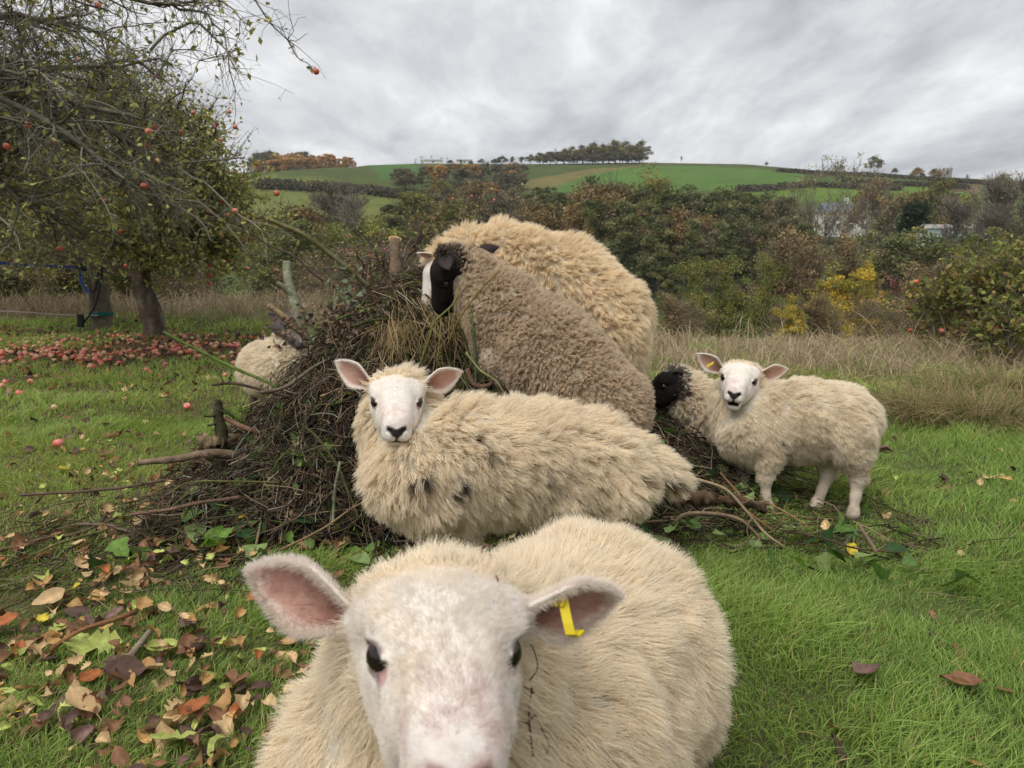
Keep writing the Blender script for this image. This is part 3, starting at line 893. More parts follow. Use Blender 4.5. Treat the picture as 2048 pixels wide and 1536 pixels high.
YT = mat_attr('tag_plastic', rough=0.35, spec=0.4, base=(0.72, 0.56, 0.02), noise=[(40, 0.9, 1.05)])
def box_strip(pts, wdir, w, th):
    """flat strip following pts with width along wdir"""
    pts = np.asarray(pts, float); wdir = unit(wdir)
    V, Qs = [], []
    T = np.gradient(pts, axis=0); T = unit(T); nn = unit(np.cross(T, wdir))
    for p, n in zip(pts, nn):
        V += [p + wdir * w / 2 + n * th / 2, p - wdir * w / 2 + n * th / 2, p - wdir * w / 2 - n * th / 2, p + wdir * w / 2 - n * th / 2]
    k = len(pts)
    for i in range(k - 1):
        for j in range(4):
            a, b = i * 4 + j, i * 4 + (j + 1) % 4
            Qs.append([a, b, b + 4, a + 4])
    Qs += [[3, 2, 1, 0], [4 * k - 4, 4 * k - 3, 4 * k - 2, 4 * k - 1]]
    return np.array(V), np.array(Qs)

# ---------------------------------------------------------------- A: the one that looks into the lens
hA = at(886, 1278, 0.76)
MA = frame(cam_dir(hA, to=0.84, right=0.08, down=0.54), UPV, roll=0.045)
tA = [(at(1178, 1225, 1.74), 0.185), (at(1180, 1320, 1.42), 0.222), (at(1030, 1440, 1.15), 0.205), (at(850, 1545, 1.0), 0.185)]
nA = [(at(900, 1480, 1.02), 0.165), (at(885, 1335, 0.93), 0.115), (at(886, 1290, 0.85), 0.085)]
opA = cam_dir(hA, to=0.75, down=0.45)
earsA = [(at(705, 1232, 0.80), at(502, 1142, 0.83), cam_dir(hA, to=0.8, down=0.55, right=-0.1), 0.100, 0.32),
         (at(1040, 1225, 0.80), at(1234, 1192, 0.84), cam_dir(hA, to=0.7, down=0.75, right=0.1), 0.100, 0.42)]
baseA = np.array([at(1000, 1400, 1.3)[0], 1.25, 0.0])
legsA = [straight_leg(tA[2][0] + [-0.10, -0.02, -0.08], tA[2][0][:2] + [-0.09, -0.05]),
         straight_leg(tA[2][0] + [0.10, 0.0, -0.08], tA[2][0][:2] + [0.10, -0.02]),
         straight_leg(tA[0][0] + [-0.08, 0.0, -0.06], tA[0][0][:2] + [-0.09, 0.04], True, 0.095),
         straight_leg(tA[0][0] + [0.09, 0.0, -0.06], tA[0][0][:2] + [0.10, 0.02], True, 0.095)]
sA = sheep('white faced cream sheep with a long yellow strip tag in its ear', baseA, tA, nA, (hA, MA, 1.0), legsA, dict(WHITE, nose=(0.45, 0.30, 0.27)), CREAM,
           ears=earsA, h_head=0.0034, locks=15000, n_per=13, L=0.046, rad=0.00042, spread=0.012, lean=0.55, clump=0.55, wave=0.05, fuzz=78000, face_fuzz_len=0.015)
# its yellow loop tag
tp = [at(1106, 1208, 0.795), at(1112, 1194, 0.795), at(1122, 1192, 0.795), at(1127, 1203, 0.793), at(1130, 1220, 0.79), at(1136, 1248, 0.785), at(1141, 1268, 0.783), at(1150, 1272, 0.787), at(1160, 1262, 0.795)]
tv, tq = box_strip(tp, RGT, 0.0105, 0.0025)
obj('ear_tag', make_mesh('ear_tag', tv - baseA, tq, YT, smooth=False), sA)['label'] = 'yellow plastic strip tag looped through the ear'
# stud ring
a = np.linspace(0, 2 * np.pi, 13)
rc = at(1118, 1204, 0.788)
P = np.stack([rc + 0.0048 * (np.cos(t) * RGT + np.sin(t) * UPV) for t in a])[None]
v, q = tubes(P, np.full((1, 13), 0.0017), 6)
obj('tag_stud', make_mesh('tag_stud', v - baseA, q, YT), sA)

# ---------------------------------------------------------------- B: lying across, face to the viewer
hB = at(794, 797, 2.25)
MB_ = frame(cam_dir(hB, to=0.90, right=-0.02, down=0.43), UPV)
tB = [(at(1195, 940, 2.44), 0.160), (at(1060, 922, 2.40), 0.172), (at(930, 925, 2.34), 0.172), (at(848, 945, 2.28), 0.155)]
nB = [(at(850, 925, 2.30), 0.15), (at(805, 850, 2.36), 0.105), (at(796, 806, 2.35), 0.085)]
earsB = [(at(742, 770, 2.30), at(670, 722, 2.32), cam_dir(hB, to=0.85, down=0.5, right=-0.1), 0.100, 0.32),
         (at(848, 772, 2.30), at(924, 743, 2.33), cam_dir(hB, to=0.85, down=0.5, right=0.1), 0.100, 0.32)]
baseB = np.array([tB[1][0][0], tB[1][0][1], 0.0])
tailB = [(at(1275, 915, 2.46), 0.06), (at(1325, 945, 2.46), 0.045), (at(1350, 965, 2.45), 0.022)]
legsB = [straight_leg(tB[2][0] + [-0.02, -0.07, -0.06], tB[2][0][:2] + [0.04, -0.08]), straight_leg(tB[2][0] + [-0.01, 0.08, -0.06], tB[2][0][:2] + [0.0, 0.1]),
         straight_leg(tB[0][0] + [0.05, -0.07, -0.04], tB[0][0][:2] + [0.06, -0.08], True, 0.10), straight_leg(tB[0][0] + [0.05, 0.07, -0.04], tB[0][0][:2] + [0.05, 0.1], True, 0.10)]
GR = (0.075, 0.06, 0.055); BRN = (0.20, 0.14, 0.09); GRY = (0.30, 0.24, 0.18)
def front_of(px, py, d): return at(px, py, d)
stB = [((855, 960), 0.020, GR), ((925, 962), 0.021, GR), ((905, 985), 0.018, GR), ((945, 862), 0.020, BRN), ((985, 912), 0.018, BRN), ((1072, 862), 0.015, BRN), ((1136, 868), 0.014, BRN),
       ((1105, 960), 0.022, (0.42, 0.35, 0.27)), ((1285, 945), 0.026, (0.36, 0.28, 0.19)), ((1330, 970), 0.036, (0.17, 0.13, 0.09)), ((1200, 940), 0.014, BRN), ((820, 950), 0.011, GR)]
sB = sheep('white faced cream sheep standing broadside with dark burrs in its fleece', baseB, tB, nB, (hB, MB_, 1.0), legsB, WHITE, CREAM, tail=tailB,
           ears=earsB, locks=8000, n_per=12, L=0.055, rad=0.00062, spread=0.013, lean=0.50, clump=0.85, wave=0.07, fuzz=26000, stains=stB, face_fuzz_len=0.010)

# ---------------------------------------------------------------- C: dark faced, climbing the heap
hC = at(893, 545, 3.06)
MC = frame(cam_dir(hC, to=-0.25, right=-0.35, down=0.9), cam_dir(hC, to=0.2, right=-0.9, down=-0.3))
tC = [(at(1205, 815, 2.84), 0.165), (at(1100, 705, 2.92), 0.172), (at(1010, 625, 3.02), 0.145)]
nC = [(at(1000, 610, 3.03), 0.125), (at(945, 560, 3.08), 0.092), (at(915, 535, 3.08), 0.078)]
earsC = [(at(884, 503, 2.955), at(898, 541, 2.93), cam_dir(hC, to=0.9, right=0.1, down=0.2), 0.085, 0.30),
         (at(950, 503, 3.10), at(998, 494, 3.12), cam_dir(hC, to=-0.9, down=0.4), 0.06, 0.4)]
baseC = np.array([tC[0][0][0], tC[0][0][1], 0.0])
legsC = [straight_leg(tC[0][0] + [0.02, -0.07, -0.03], tC[0][0][:2] + [0.06, -0.08], True, 0.11), straight_leg(tC[0][0] + [0.02, 0.08, -0.03], tC[0][0][:2] + [0.02, 0.10], True, 0.11),
         [(at(1000, 650, 2.95), 0.07), (at(985, 720, 2.93), 0.045), (at(1005, 790, 2.95), 0.025), (at(1010, 815, 2.95), 0.026)],
         [(at(985, 640, 3.1), 0.07), (at(960, 690, 3.1), 0.042), (at(965, 740, 3.1), 0.024), (at(968, 760, 3.1), 0.026)]]
sC = sheep('black faced sheep with tight curly brown fleece, front feet up on the brush pile', baseC, tC, nC, (hC, MC, 1.05), legsC, BLACK, BROWN,
           ears=earsC, locks=10500, n_per=9, L=0.032, rad=0.0008, spread=0.009, lean=0.30, clump=0.9, wave=0.14, wavef=7.0, lump=0.009, fuzz=9000, legcol=(0.14, 0.10, 0.08), bare_leg=0.9)

# ---------------------------------------------------------------- D: golden fleece, behind C
hD = at(874, 548, 3.52)
MD = frame(cam_dir(hD, to=0.15, right=-0.45, down=0.88), cam_dir(hD, to=0.1, right=-0.88, down=-0.45))
tD = [(at(1208, 640, 3.46), 0.198), (at(1130, 578, 3.50), 0.205), (at(1020, 535, 3.54), 0.180)]
nD = [(at(1000, 530, 3.55), 0.165), (at(935, 520, 3.56), 0.125), (at(890, 520, 3.54), 0.080)]
earsD = [(at(878, 515, 3.48), at(834, 506, 3.44), cam_dir(hD, to=0.6, right=-0.2, down=0.6), 0.055, 0.5),
         (at(905, 505, 3.62), at(930, 500, 3.66), cam_dir(hD, to=-0.6, down=0.6), 0.06, 0.45)]
baseD = np.array([tD[0][0][0], tD[0][0][1], 0.0])
legsD = [straight_leg(tD[0][0] + [0.04, -0.09, -0.05], tD[0][0][:2] + [0.05, -0.06], True, 0.125), straight_leg(tD[0][0] + [0.04, 0.09, -0.05], tD[0][0][:2] + [0.03, 0.10], True, 0.125),
         [(at(1000, 560, 3.48), 0.08), (at(985, 640, 3.47), 0.042), (at(985, 700, 3.47), 0.023), (at(985, 715, 3.47), 0.026)],
         [(at(1000, 560, 3.65), 0.08), (at(985, 640, 3.66), 0.042), (at(985, 690, 3.66), 0.023), (at(985, 705, 3.66), 0.026)]]
sD = sheep('white faced sheep with golden fleece arched over the top of the brush pile', baseD, tD, nD, (hD, MD, 1.02), legsD, WHITE, GOLD,
           ears=earsD, locks=8500, n_per=11, L=0.055, rad=0.0008, spread=0.013, lean=0.42, clump=0.8, wave=0.06, fuzz=6000)

# ---------------------------------------------------------------- E: standing alone on the grass, bleating
hE = at(1479, 756, 3.28)
ME = frame(cam_dir(hE, to=0.95, right=-0.10, down=0.30), UPV, roll=0.16)
tE = [(at(1674, 842, 3.27), 0.158), (at(1592, 838, 3.30), 0.165), (at(1515, 848, 3.34), 0.152)]
nE = [(at(1500, 860, 3.33), 0.145), (at(1476, 800, 3.40), 0.100), (at(1482, 762, 3.40), 0.080)]
earsE = [(at(1445, 742, 3.33), at(1394, 707, 3.34), cam_dir(hE, to=0.85, down=0.4, right=-0.1), 0.100, 0.30),
         (at(1516, 750, 3.33), at(1576, 738, 3.35), cam_dir(hE, to=0.85, down=0.5, right=0.1), 0.100, 0.32)]
baseE = np.array([tE[1][0][0], tE[1][0][1], 0.0])
def vleg(px, pyt, pyb, d, rt, w=1.0, dx=0, knee=None, hind=False):
    """shoulder/hip, knee or hock, cannon, fetlock, hoof"""
    top = at(px, pyt, d); foot = at(px + dx, pyb, d)
    foot[2] = gz(foot) + 0.010
    v = foot - top
    k = top + v * 0.50 + (np.array([0.040, 0.0, 0.0]) if hind else np.array([-0.012, 0.0, 0.0]))
    can = top + v * 0.70 + (np.array([0.022, 0.0, 0.0]) if hind else np.array([-0.004, 0.0, 0.0]))
    fet = top + v * 0.88 + np.array([0.006, 0.0, 0.0])
    pas = top + v * 0.95 + np.array([-0.004, 0.0, 0.0])
    foot = foot + np.array([-0.012, 0.0, 0.0])
    return [(top, rt), (k, 0.0335 * w), (can, 0.0205 * w), (fet, 0.0255 * w), (pas, 0.0205 * w), (foot, 0.027 * w)]
legsE = [vleg(1540, 880, 1025, 3.24, 0.072, dx=-8), vleg(1492, 880, 1014, 3.42, 0.072, dx=-6),
         vleg(1694, 868, 1042, 3.17, 0.100, dx=10, hind=True), vleg(1648, 868, 1036, 3.30, 0.090, dx=-20, hind=True)]
sE = sheep('white faced cream sheep with open mouth and small yellow tag, standing on grass', baseE, tE, nE, (hE, ME, 1.0), legsE, WHITE, PALE,
           ears=earsE, locks=10500, n_per=10, L=0.040, rad=0.00065, spread=0.013, lean=0.58, clump=0.62, wave=0.05, lump=0.004, fuzz=15000, legcol=(0.62, 0.52, 0.42), open_mouth=True, bare_leg=0.15, h_body=0.011)
tv, tq = box_strip([at(1413, 733, 3.315), at(1420, 729, 3.31), at(1427, 725, 3.31)], UPV, 0.011, 0.004)
obj('ear_tag', make_mesh('ear_tag', tv - baseE, tq, YT, smooth=False), sE)['label'] = 'small yellow plastic tag clipped in the ear'

# ---------------------------------------------------------------- F: black head browsing behind E
hF = at(1334, 768, 3.66)
MF = frame(cam_dir(hF, to=0.1, right=-0.85, down=0.5), cam_dir(hF, to=0.05, right=-0.4, down=-0.9))
tF = [(at(1580, 835, 3.95), 0.150), (at(1490, 835, 3.85), 0.160), (at(1420, 840, 3.74), 0.150)]
nF = [(at(1415, 835, 3.73), 0.125), (at(1378, 795, 3.70), 0.088), (at(1355, 772, 3.68), 0.075)]
earsF = [(at(1345, 752, 3.60), at(1366, 746, 3.56), cam_dir(hF, to=0.8, down=0.5), 0.06, 0.4), (at(1350, 748, 3.72), at(1362, 735, 3.80), cam_dir(hF, to=-0.8, down=0.5), 0.06, 0.4)]
baseF = np.array([tF[1][0][0], tF[1][0][1], 0.0])
legsF = [straight_leg(tF[2][0] + [0, -0.06, -0.05], tF[2][0][:2] + [0.0, -0.06]), straight_leg(tF[2][0] + [0, 0.07, -0.05], tF[2][0][:2] + [0.0, 0.08]),
         straight_leg(tF[0][0] + [-0.03, -0.06, -0.05], tF[0][0][:2] + [-0.02, -0.07], True), straight_leg(tF[0][0] + [0.02, 0.07, -0.05], tF[0][0][:2] + [0.05, 0.08], True)]
sF = sheep('black headed sheep with pale ragged fleece browsing behind the bleating sheep', baseF, tF, nF, (hF, MF, 1.0), legsF, BLACK, PALE,
           ears=earsF, locks=4500, n_per=9, L=0.045, rad=0.0009, spread=0.013, lean=0.4, clump=0.9, wave=0.12, wavef=7.5, lump=0.008, fuzz=4000, legcol=(0.015, 0.012, 0.012), bare_leg=0.7)

# ---------------------------------------------------------------- G: grey face behind the lichened logs
hG = at(583, 652, 4.85)
MG = frame(cam_dir(hG, to=0.55, right=0.55, down=0.6), UPV)
tG = [(at(528, 738, 5.25), 0.165), (at(540, 738, 5.05), 0.170), (at(563, 742, 4.90), 0.155)]
nG = [(at(570, 735, 4.90), 0.13), (at(583, 690, 4.93), 0.092), (at(583, 660, 4.93), 0.075)]
earsG = [(at(563, 642, 4.9), at(536, 627, 4.95), cam_dir(hG, to=0.85, down=0.45), 0.07, 0.4), (at(604, 640, 4.92), at(628, 628, 4.98), cam_dir(hG, to=0.7, down=0.5, right=0.3), 0.07, 0.4)]
baseG = np.array([tG[1][0][0], tG[1][0][1], 0.0])
legsG = [straight_leg(tG[2][0] + [-0.07, -0.02, -0.05], tG[2][0][:2] + [-0.07, -0.02]), straight_leg(tG[2][0] + [0.07, 0, -0.05], tG[2][0][:2] + [0.08, 0.0]),
         straight_leg(tG[0][0] + [-0.07, 0, -0.05], tG[0][0][:2] + [-0.08, 0.0], True), straight_leg(tG[0][0] + [0.07, 0, -0.05], tG[0][0][:2] + [0.08, 0.02], True)]
sG = sheep('grey faced pale sheep standing behind the lichen covered logs', baseG, tG, nG, (hG, MG, 1.0), legsG, GREY, PALE,
           ears=earsG, locks=4000, n_per=9, L=0.040, rad=0.0010, spread=0.014, lean=0.4, clump=0.7, wave=0.06, fuzz=3000)
# ================================================================== BRUSH PILE
PXX = np.array([-2.1, -1.65, -1.35, -1.05, -0.8, -0.5, -0.15, 0.2, 0.5, 0.8, 1.1, 1.5])
PHH = np.array([0.0, 0.05, 0.22, 0.54, 0.82, 0.95, 0.90, 0.70, 0.52, 0.36, 0.14, 0.0])
def pile_h(x, y):
    H = np.interp(x, PXX, PHH)
    yc = 3.95 + 0.1 * np.sin(x * 2)
    hw = np.where(y < yc, 1.12, 1.0)
    k = np.clip(1 - ((y - yc) / (hw * 1.02)) ** 2, 0, 1) ** 1.05
    return H * k

def pile_point(x, y):
    return np.stack([x, y, terrain(x, y) + pile_h(x, y)], -1)

# dense heart of the heap
gx, gy = np.meshgrid(np.linspace(-1.75, 1.2, 90), np.linspace(2.75, 5.0, 66), indexing='ij')
hh = pile_h(gx, gy)
pp = np.stack([gx, gy, np.zeros_like(gx)], -1).reshape(-1, 3)
zz = terrain(gx, gy) + hh * 0.90 + (0.05 * (vnoise(pp, 6, 3) - 0.6) + 0.03 * (vnoise(pp, 19, 4) - 0.5)).reshape(gx.shape) * (hh > 0.03) - 0.03
V = np.stack([gx, gy, zz], -1).reshape(-1, 3)
i = np.arange(90 * 66).reshape(90, 66)
Q = np.stack([i[:-1, :-1], i[1:, :-1], i[1:, 1:], i[:-1, 1:]], -1).reshape(-1, 4)
hq = hh.ravel()[Q].max(1)
Q = Q[hq > 0.06]
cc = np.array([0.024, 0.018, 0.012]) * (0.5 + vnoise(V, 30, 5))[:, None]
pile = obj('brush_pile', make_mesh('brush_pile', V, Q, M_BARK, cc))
tag(pile, 'big tangled heap of cut branches, ivy and twigs that the sheep climb', 'brush pile', kind='stuff')

TW_PAL = np.array([[0.030, 0.022, 0.016], [0.082, 0.062, 0.043], [0.044, 0.032, 0.023], [0.19, 0.148, 0.10], [0.085, 0.105, 0.032], [0.27, 0.20, 0.115], [0.13, 0.068, 0.042], [0.24, 0.23, 0.19]])
def wander(p0, d0, L, K, wig, sag=0.0):
    """n curved polylines"""
    n = len(p0); P = np.empty((n, K, 3)); P[:, 0] = p0; d = unit(d0)
    for k in range(1, K):
        d = unit(d + wig * rng.normal(size=(n, 3)) + np.array([0, 0, -sag]))
        P[:, k] = P[:, k - 1] + d * (L / (K - 1))[:, None]
    return P

def surf_twigs(n, xr, yr, lmin, lmax, rmin, rmax, pal_p, K=6, wig=0.28, lift=(0.0, 0.05), flat=0.25, conform=0.65):
    x = xr[0] + (xr[1] - xr[0]) * rng.random(n); y = yr[0] + (yr[1] - yr[0]) * rng.random(n)
    e = 0.02
    gxp = (pile_h(x + e, y) - pile_h(x - e, y)) / (2 * e); gyp = (pile_h(x, y + e) - pile_h(x, y - e)) / (2 * e)
    a = rng.random(n) * 2 * np.pi
    dx, dy = np.cos(a), np.sin(a)
    dz = dx * gxp + dy * gyp
    d = np.stack([dx, dy, dz], 1) + flat * rng.normal(size=(n, 3))
    L = lmin + (lmax - lmin) * rng.random(n) ** 1.8
    p0 = pile_point(x, y) + np.array([0, 0, 1.0]) * (lift[0] + (lift[1] - lift[0]) * rng.random(n))[:, None]
    P = wander(p0, d, L, K, wig)
    P = P - (P.mean(1, keepdims=True) - p0[:, None])
    # keep the twigs lying on the heap
    surf = terrain(P[..., 0], P[..., 1]) + pile_h(P[..., 0], P[..., 1]) + (lift[0] + (lift[1] - lift[0]) * rng.random(n))[:, None]
    P[..., 2] = P[..., 2] * (1 - conform) + surf * conform
    P[..., 2] = np.maximum(P[..., 2], terrain(P[..., 0], P[..., 1]) + 0.006)
    r = rmin + (rmax - rmin) * rng.random(n) ** 2
    R = r[:, None] * np.linspace(1.1, 0.45, K)[None]
    c = TW_PAL[rng.choice(len(TW_PAL), n, p=pal_p)] * (0.65 + 0.7 * rng.random((n, 1)))
    return P, R, c

mix_d = [.26, .18, .20, .07, .14, .05, .06, .04]
sets = [surf_twigs(4200, (-1.5, 1.0), (2.75, 4.6), 0.12, 0.55, 0.0016, 0.0062, mix_d, lift=(-0.02, 0.10), conform=0.5),
        surf_twigs(3600, (-1.5, -0.25), (2.75, 3.9), 0.08, 0.40, 0.0012, 0.0040, [.14, .26, .16, .16, .06, .10, .06, .06], wig=0.42, lift=(0, 0.12), conform=0.45),
        surf_twigs(1500, (-1.5, 1.1), (2.8, 4.3), 0.15, 0.60, 0.0018, 0.0052, [.1, .2, .1, .2, .20, .12, .04, .04], wig=0.16, lift=(0.0, 0.08), conform=0.45),
        surf_twigs(1100, (0.1, 1.75), (2.55, 3.9), 0.12, 0.6, 0.0012, 0.0042, [.12, .22, .14, .2, .12, .14, .05, .01], wig=0.2, lift=(0.0, 0.05), conform=0.6),
        surf_twigs(1300, (-2.0, -0.2), (2.35, 3.2), 0.10, 0.45, 0.0010, 0.0032, [.16, .2, .2, .16, .08, .15, .05, 0], wig=0.25, lift=(0.0, 0.035), conform=0.8),
        surf_twigs(260, (-3.0, 2.4), (1.2, 3.0), 0.06, 0.25, 0.0010, 0.0026, [.1, .2, .2, .2, .05, .25, 0, 0], wig=0.2, lift=(0.005, 0.03), conform=0.8)]
P = np.concatenate([s_[0] for s_ in sets]); R = np.concatenate([s_[1] for s_ in sets]); c = np.concatenate([s_[2] for s_ in sets])
v, q = tubes(P, R, 3)
tw = obj('twigs', make_mesh('twigs', v, q, M_TWIG, tube_cols(c, 6, 3)))
tag(tw, 'tangle of thin brown and green twigs over and around the brush pile', 'twigs', kind='stuff')

# dead grass and straw caught in the heap
def straw(n, cx, cy, cz, sx, sy, sz, d, L, pal, wig=0.12):
    p0 = np.array([cx, cy, cz]) + rng.normal(size=(n, 3)) * [sx, sy, sz]
    P = wander(p0, np.tile(np.array(d, float), (n, 1)) + 0.35 * rng.normal(size=(n, 3)), L * (0.5 + 0.8 * rng.random(n)), 6, wig, 0.10)
    c = np.array(pal)[rng.integers(len(pal), size=n)] * (0.7 + 0.6 * rng.random((n, 1)))
    return P, np.full((n, 6), 0.0011) * np.array([1, 1, 1, .9, .7, .3]), c
SP = [[0.50, 0.38, 0.20], [0.40, 0.29, 0.15], [0.30, 0.22, 0.11]]
a0 = at(800, 655, 3.30); a1 = at(900, 600, 3.45); a2 = at(850, 640, 3.35); a3 = at(1010, 760, 3.1)
ss = [straw(110, *a0, 0.045, 0.03, 0.02, (0.0, -0.35, -1), 0.26, SP), straw(160, *a1, 0.12, 0.08, 0.04, (0.5, -0.4, -0.6), 0.3, SP),
      straw(160, *a2, 0.15, 0.08, 0.04, (0.2, -0.5, -0.8), 0.28, SP + [[0.10, 0.12, 0.03]]), straw(90, *a3, 0.1, 0.08, 0.08, (0.2, -0.3, 0.4), 0.22, [[0.12, 0.17, 0.05], [0.3, 0.25, 0.12]])]
P = np.concatenate([s_[0] for s_ in ss]); R = np.concatenate([s_[1] for s_ in ss]); c = np.concatenate([s_[2] for s_ in ss])
g = make_curves('straw', P, R, c, M_STRAW)
tag(g, 'wisps of pale dead grass hanging out of the brush pile', 'straw', kind='stuff')

# ---------------------------------------------------------------- single branches one can pick out
def spline(pts, K):
    pts = np.asarray(pts, float); n = len(pts)
    t = np.linspace(0, n - 1, K); i = np.clip(t.astype(int), 0, n - 2); f = (t - i)[:, None]
    p0 = pts[np.maximum(i - 1, 0)]; p1 = pts[i]; p2 = pts[i + 1]; p3 = pts[np.minimum(i + 2, n - 1)]
    return 0.5 * ((2 * p1) + (-p0 + p2) * f + (2 * p0 - 5 * p1 + 4 * p2 - p3) * f ** 2 + (-p0 + 3 * p1 - 3 * p2 + p3) * f ** 3)

CUT = mat_attr('cut_wood', rough=0.85, spec=0.1, base=(0.50, 0.30, 0.14), noise=[(60, 0.7, 1.15)])
CUTP = mat_attr('cut_wood_pale', rough=0.85, spec=0.1, base=(0.62, 0.45, 0.22), noise=[(60, 0.75, 1.15)])
def branch(name, label, cat, pts, r0, r1, colr, knots=0.12, S=8, K=22, lichen=0.0, side=0, cut=None, group=None, side_len=0.12, tilt=0.0, rough=0.14):
    """a single bent branch with knots, lichen and side shoots; origin at its lower end"""
    C0 = spline(pts, K)
    wob = np.stack([vnoise(C0, 9, s_) - 0.5 for s_ in (81, 82, 83)], 1) * r0 * 1.2
    C0 = C0 + wob * np.sin(np.linspace(0, np.pi, K))[:, None]
    off = C0[int(np.argmin(C0[:, 2]))].copy()
    r = np.linspace(r0, r1, K) * (1 + knots * (vnoise(C0, 22, 85) - 0.5) * 2)
    v, q = tubes(C0[None], r[None], S)
    v = v + unit(v - np.repeat(C0, S, 0)) * (r0 * rough * (vnoise(v, 60, 86) - 0.5) + r0 * max(0.0, rough - 0.14) * 1.5 * (vnoise(v, 140, 89) - 0.5))[:, None]
    cc = np.tile(np.array(colr), (len(v), 1)) * (0.7 + 0.6 * vnoise(v, 35, 87))[:, None]
    if lichen:
        m = (sstep(0.62 - 0.3 * lichen, 0.70 - 0.3 * lichen, vnoise(v, 45, 88)) * lichen)[:, None]
        cc = cc * (1 - m) + np.array([0.30, 0.33, 0.22]) * m
    root = empty(name, off)
    tag(root, label, cat, group)
    # rounded ends
    caps = []
    for ring, cen in ((np.arange(S), C0[0]), (np.arange((K - 1) * S, K * S), C0[-1])):
        caps.append((ring, cen))
    vv = np.concatenate([v, C0[:1], C0[-1:]]); ccc = np.concatenate([cc, cc[:1], cc[-1:]])
    n0 = len(v)
    f1 = np.stack([np.roll(np.arange(S), -1), np.arange(S), np.full(S, n0)], 1)
    last = np.arange((K - 1) * S, K * S)
    f2 = np.stack([last, np.roll(last, -1), np.full(S, n0 + 1)], 1)
    obj('stem', make_mesh('stem', vv - off, [q, f1, f2], M_BARK, ccc), root)
    for end in (cut or []):
        j, jn = (0, 1) if end == 0 else (K - 1, K - 2)
        nd = unit(unit(C0[j] - C0[jn]) + tilt * unit(CAM - C0[j])); A = unit(np.cross(nd, [0.3, 0.2, 0.9])); Bv = np.cross(nd, A)
        rr = r[j] * (0.98 + 0.25 * tilt)
        an = np.linspace(0, 2 * np.pi, 13)[:-1]
        ring = C0[j] + nd * 0.002 + rr * (np.cos(an)[:, None] * A + np.sin(an)[:, None] * Bv)
        ring2 = C0[j] + nd * 0.006 + rr * 0.8 * (np.cos(an)[:, None] * A + np.sin(an)[:, None] * Bv)
        V2 = np.concatenate([ring, ring2, [C0[j] + nd * 0.006]])
        ii = np.arange(12); jj = np.roll(ii, -1)
        obj('cut_end', make_mesh('cut_end', V2 - off, [np.stack([ii, jj, jj + 12, ii + 12], 1), np.stack([ii + 12, jj + 12, np.full(12, 24)], 1)], CUTP if end == 9 else CUT), root)
    for k in range(side):
        j = rng.integers(3, K - 2)
        d = unit(np.cross(C0[j] - C0[j - 1], rng.normal(size=3))) + unit(C0[j] - C0[j - 1]) * 0.7
        L = side_len * (0.5 + rng.random())
        Pp = wander(C0[j:j + 1], d[None], np.array([L]), 7, 0.22)
        rs = max(r[j] * 0.35, 0.0015)
        v2, q2 = tubes(Pp, np.linspace(rs, rs * 0.4, 7)[None], 5)
        c2 = np.tile(np.array(colr) * 0.9, (len(v2), 1))
        obj('shoot', make_mesh('shoot', v2 - off, q2, M_TWIG, c2), root)
    return root

OL = (0.155, 0.135, 0.055); DK = (0.075, 0.055, 0.040); GRN = (0.10, 0.145, 0.035); GY = (0.17, 0.135, 0.10); TAN = (0.24, 0.165, 0.095); LICH = (0.20, 0.195, 0.125)
B_ = branch
B_('branch', 'long olive green branch jutting up from the heap toward the apple trees', 'branch', [at(536, 438, 3.55), at(600, 468, 3.6), at(680, 522, 3.7), at(735, 572, 3.8), at(820, 640, 3.9)], 0.0105, 0.015, OL, side=5, lichen=0.3, cut=[0])
B_('branch', 'thin dark arching branch rising from the heap into the apple twigs', 'branch', [at(470, 438, 4.1), at(530, 486, 4.0), at(585, 510, 3.9), at(630, 550, 3.85), at(672, 575, 3.85), at(720, 600, 3.9)], 0.005, 0.0075, DK, side=4)
B_('log', 'upright lichen covered log leaning in the heap', 'log', [at(573, 522, 3.85), at(580, 575, 3.85), at(597, 630, 3.85), at(618, 690, 3.9)], 0.021, 0.029, LICH, lichen=0.9, side=2)
B_('log', 'short brown log crossing the grey sheep face', 'log', [at(538, 612, 3.75), at(575, 640, 3.75), at(612, 675, 3.8)], 0.014, 0.02, TAN, lichen=0.2, cut=[0])
B_('log', 'stubby lichened side limb forked against the upright log', 'log', [at(555, 565, 3.8), at(580, 585, 3.83), at(615, 640, 3.88)], 0.012, 0.016, LICH, lichen=0.6)
B_('stump', 'upright sawn stump with a fresh orange cut on top of the heap', 'stump', [at(790, 478, 4.1), at(789, 510, 4.1), at(792, 545, 4.1), at(796, 600, 4.15)], 0.030, 0.036, (0.22, 0.155, 0.105), lichen=0.2, cut=[0], S=12, tilt=0.75)
B_('stem', 'long straight green stem sloping down onto the heap by the fallen apples', 'branch', [at(328, 664, 4.0), at(400, 702, 3.8), at(480, 740, 3.6), at(556, 775, 3.45)], 0.0085, 0.0075, GRN, side=3, knots=0.05)
B_('log', 'stout brown log with a pale sawn side stub lying on the grass', 'log', [at(278, 925, 3.15), at(345, 918, 3.15), at(430, 908, 3.2), at(520, 922, 3.3)], 0.0135, 0.021, (0.20, 0.145, 0.10), cut=[0])
B_('stub', 'pale round sawn stub on the stout log', 'log', [at(420, 915, 3.13), at(412, 912, 3.08), at(408, 911, 3.07)], 0.016, 0.0165, (0.20, 0.145, 0.10), cut=[1], K=6)
B_('post', 'short mossy broken stake standing at the edge of the heap', 'stake', [at(436, 800, 3.3), at(440, 835, 3.3), at(446, 870, 3.3), at(440, 930, 3.3)], 0.017, 0.030, (0.055, 0.047, 0.027), lichen=0.12, knots=0.2, side=5, side_len=0.09, rough=0.55, K=26, S=12)
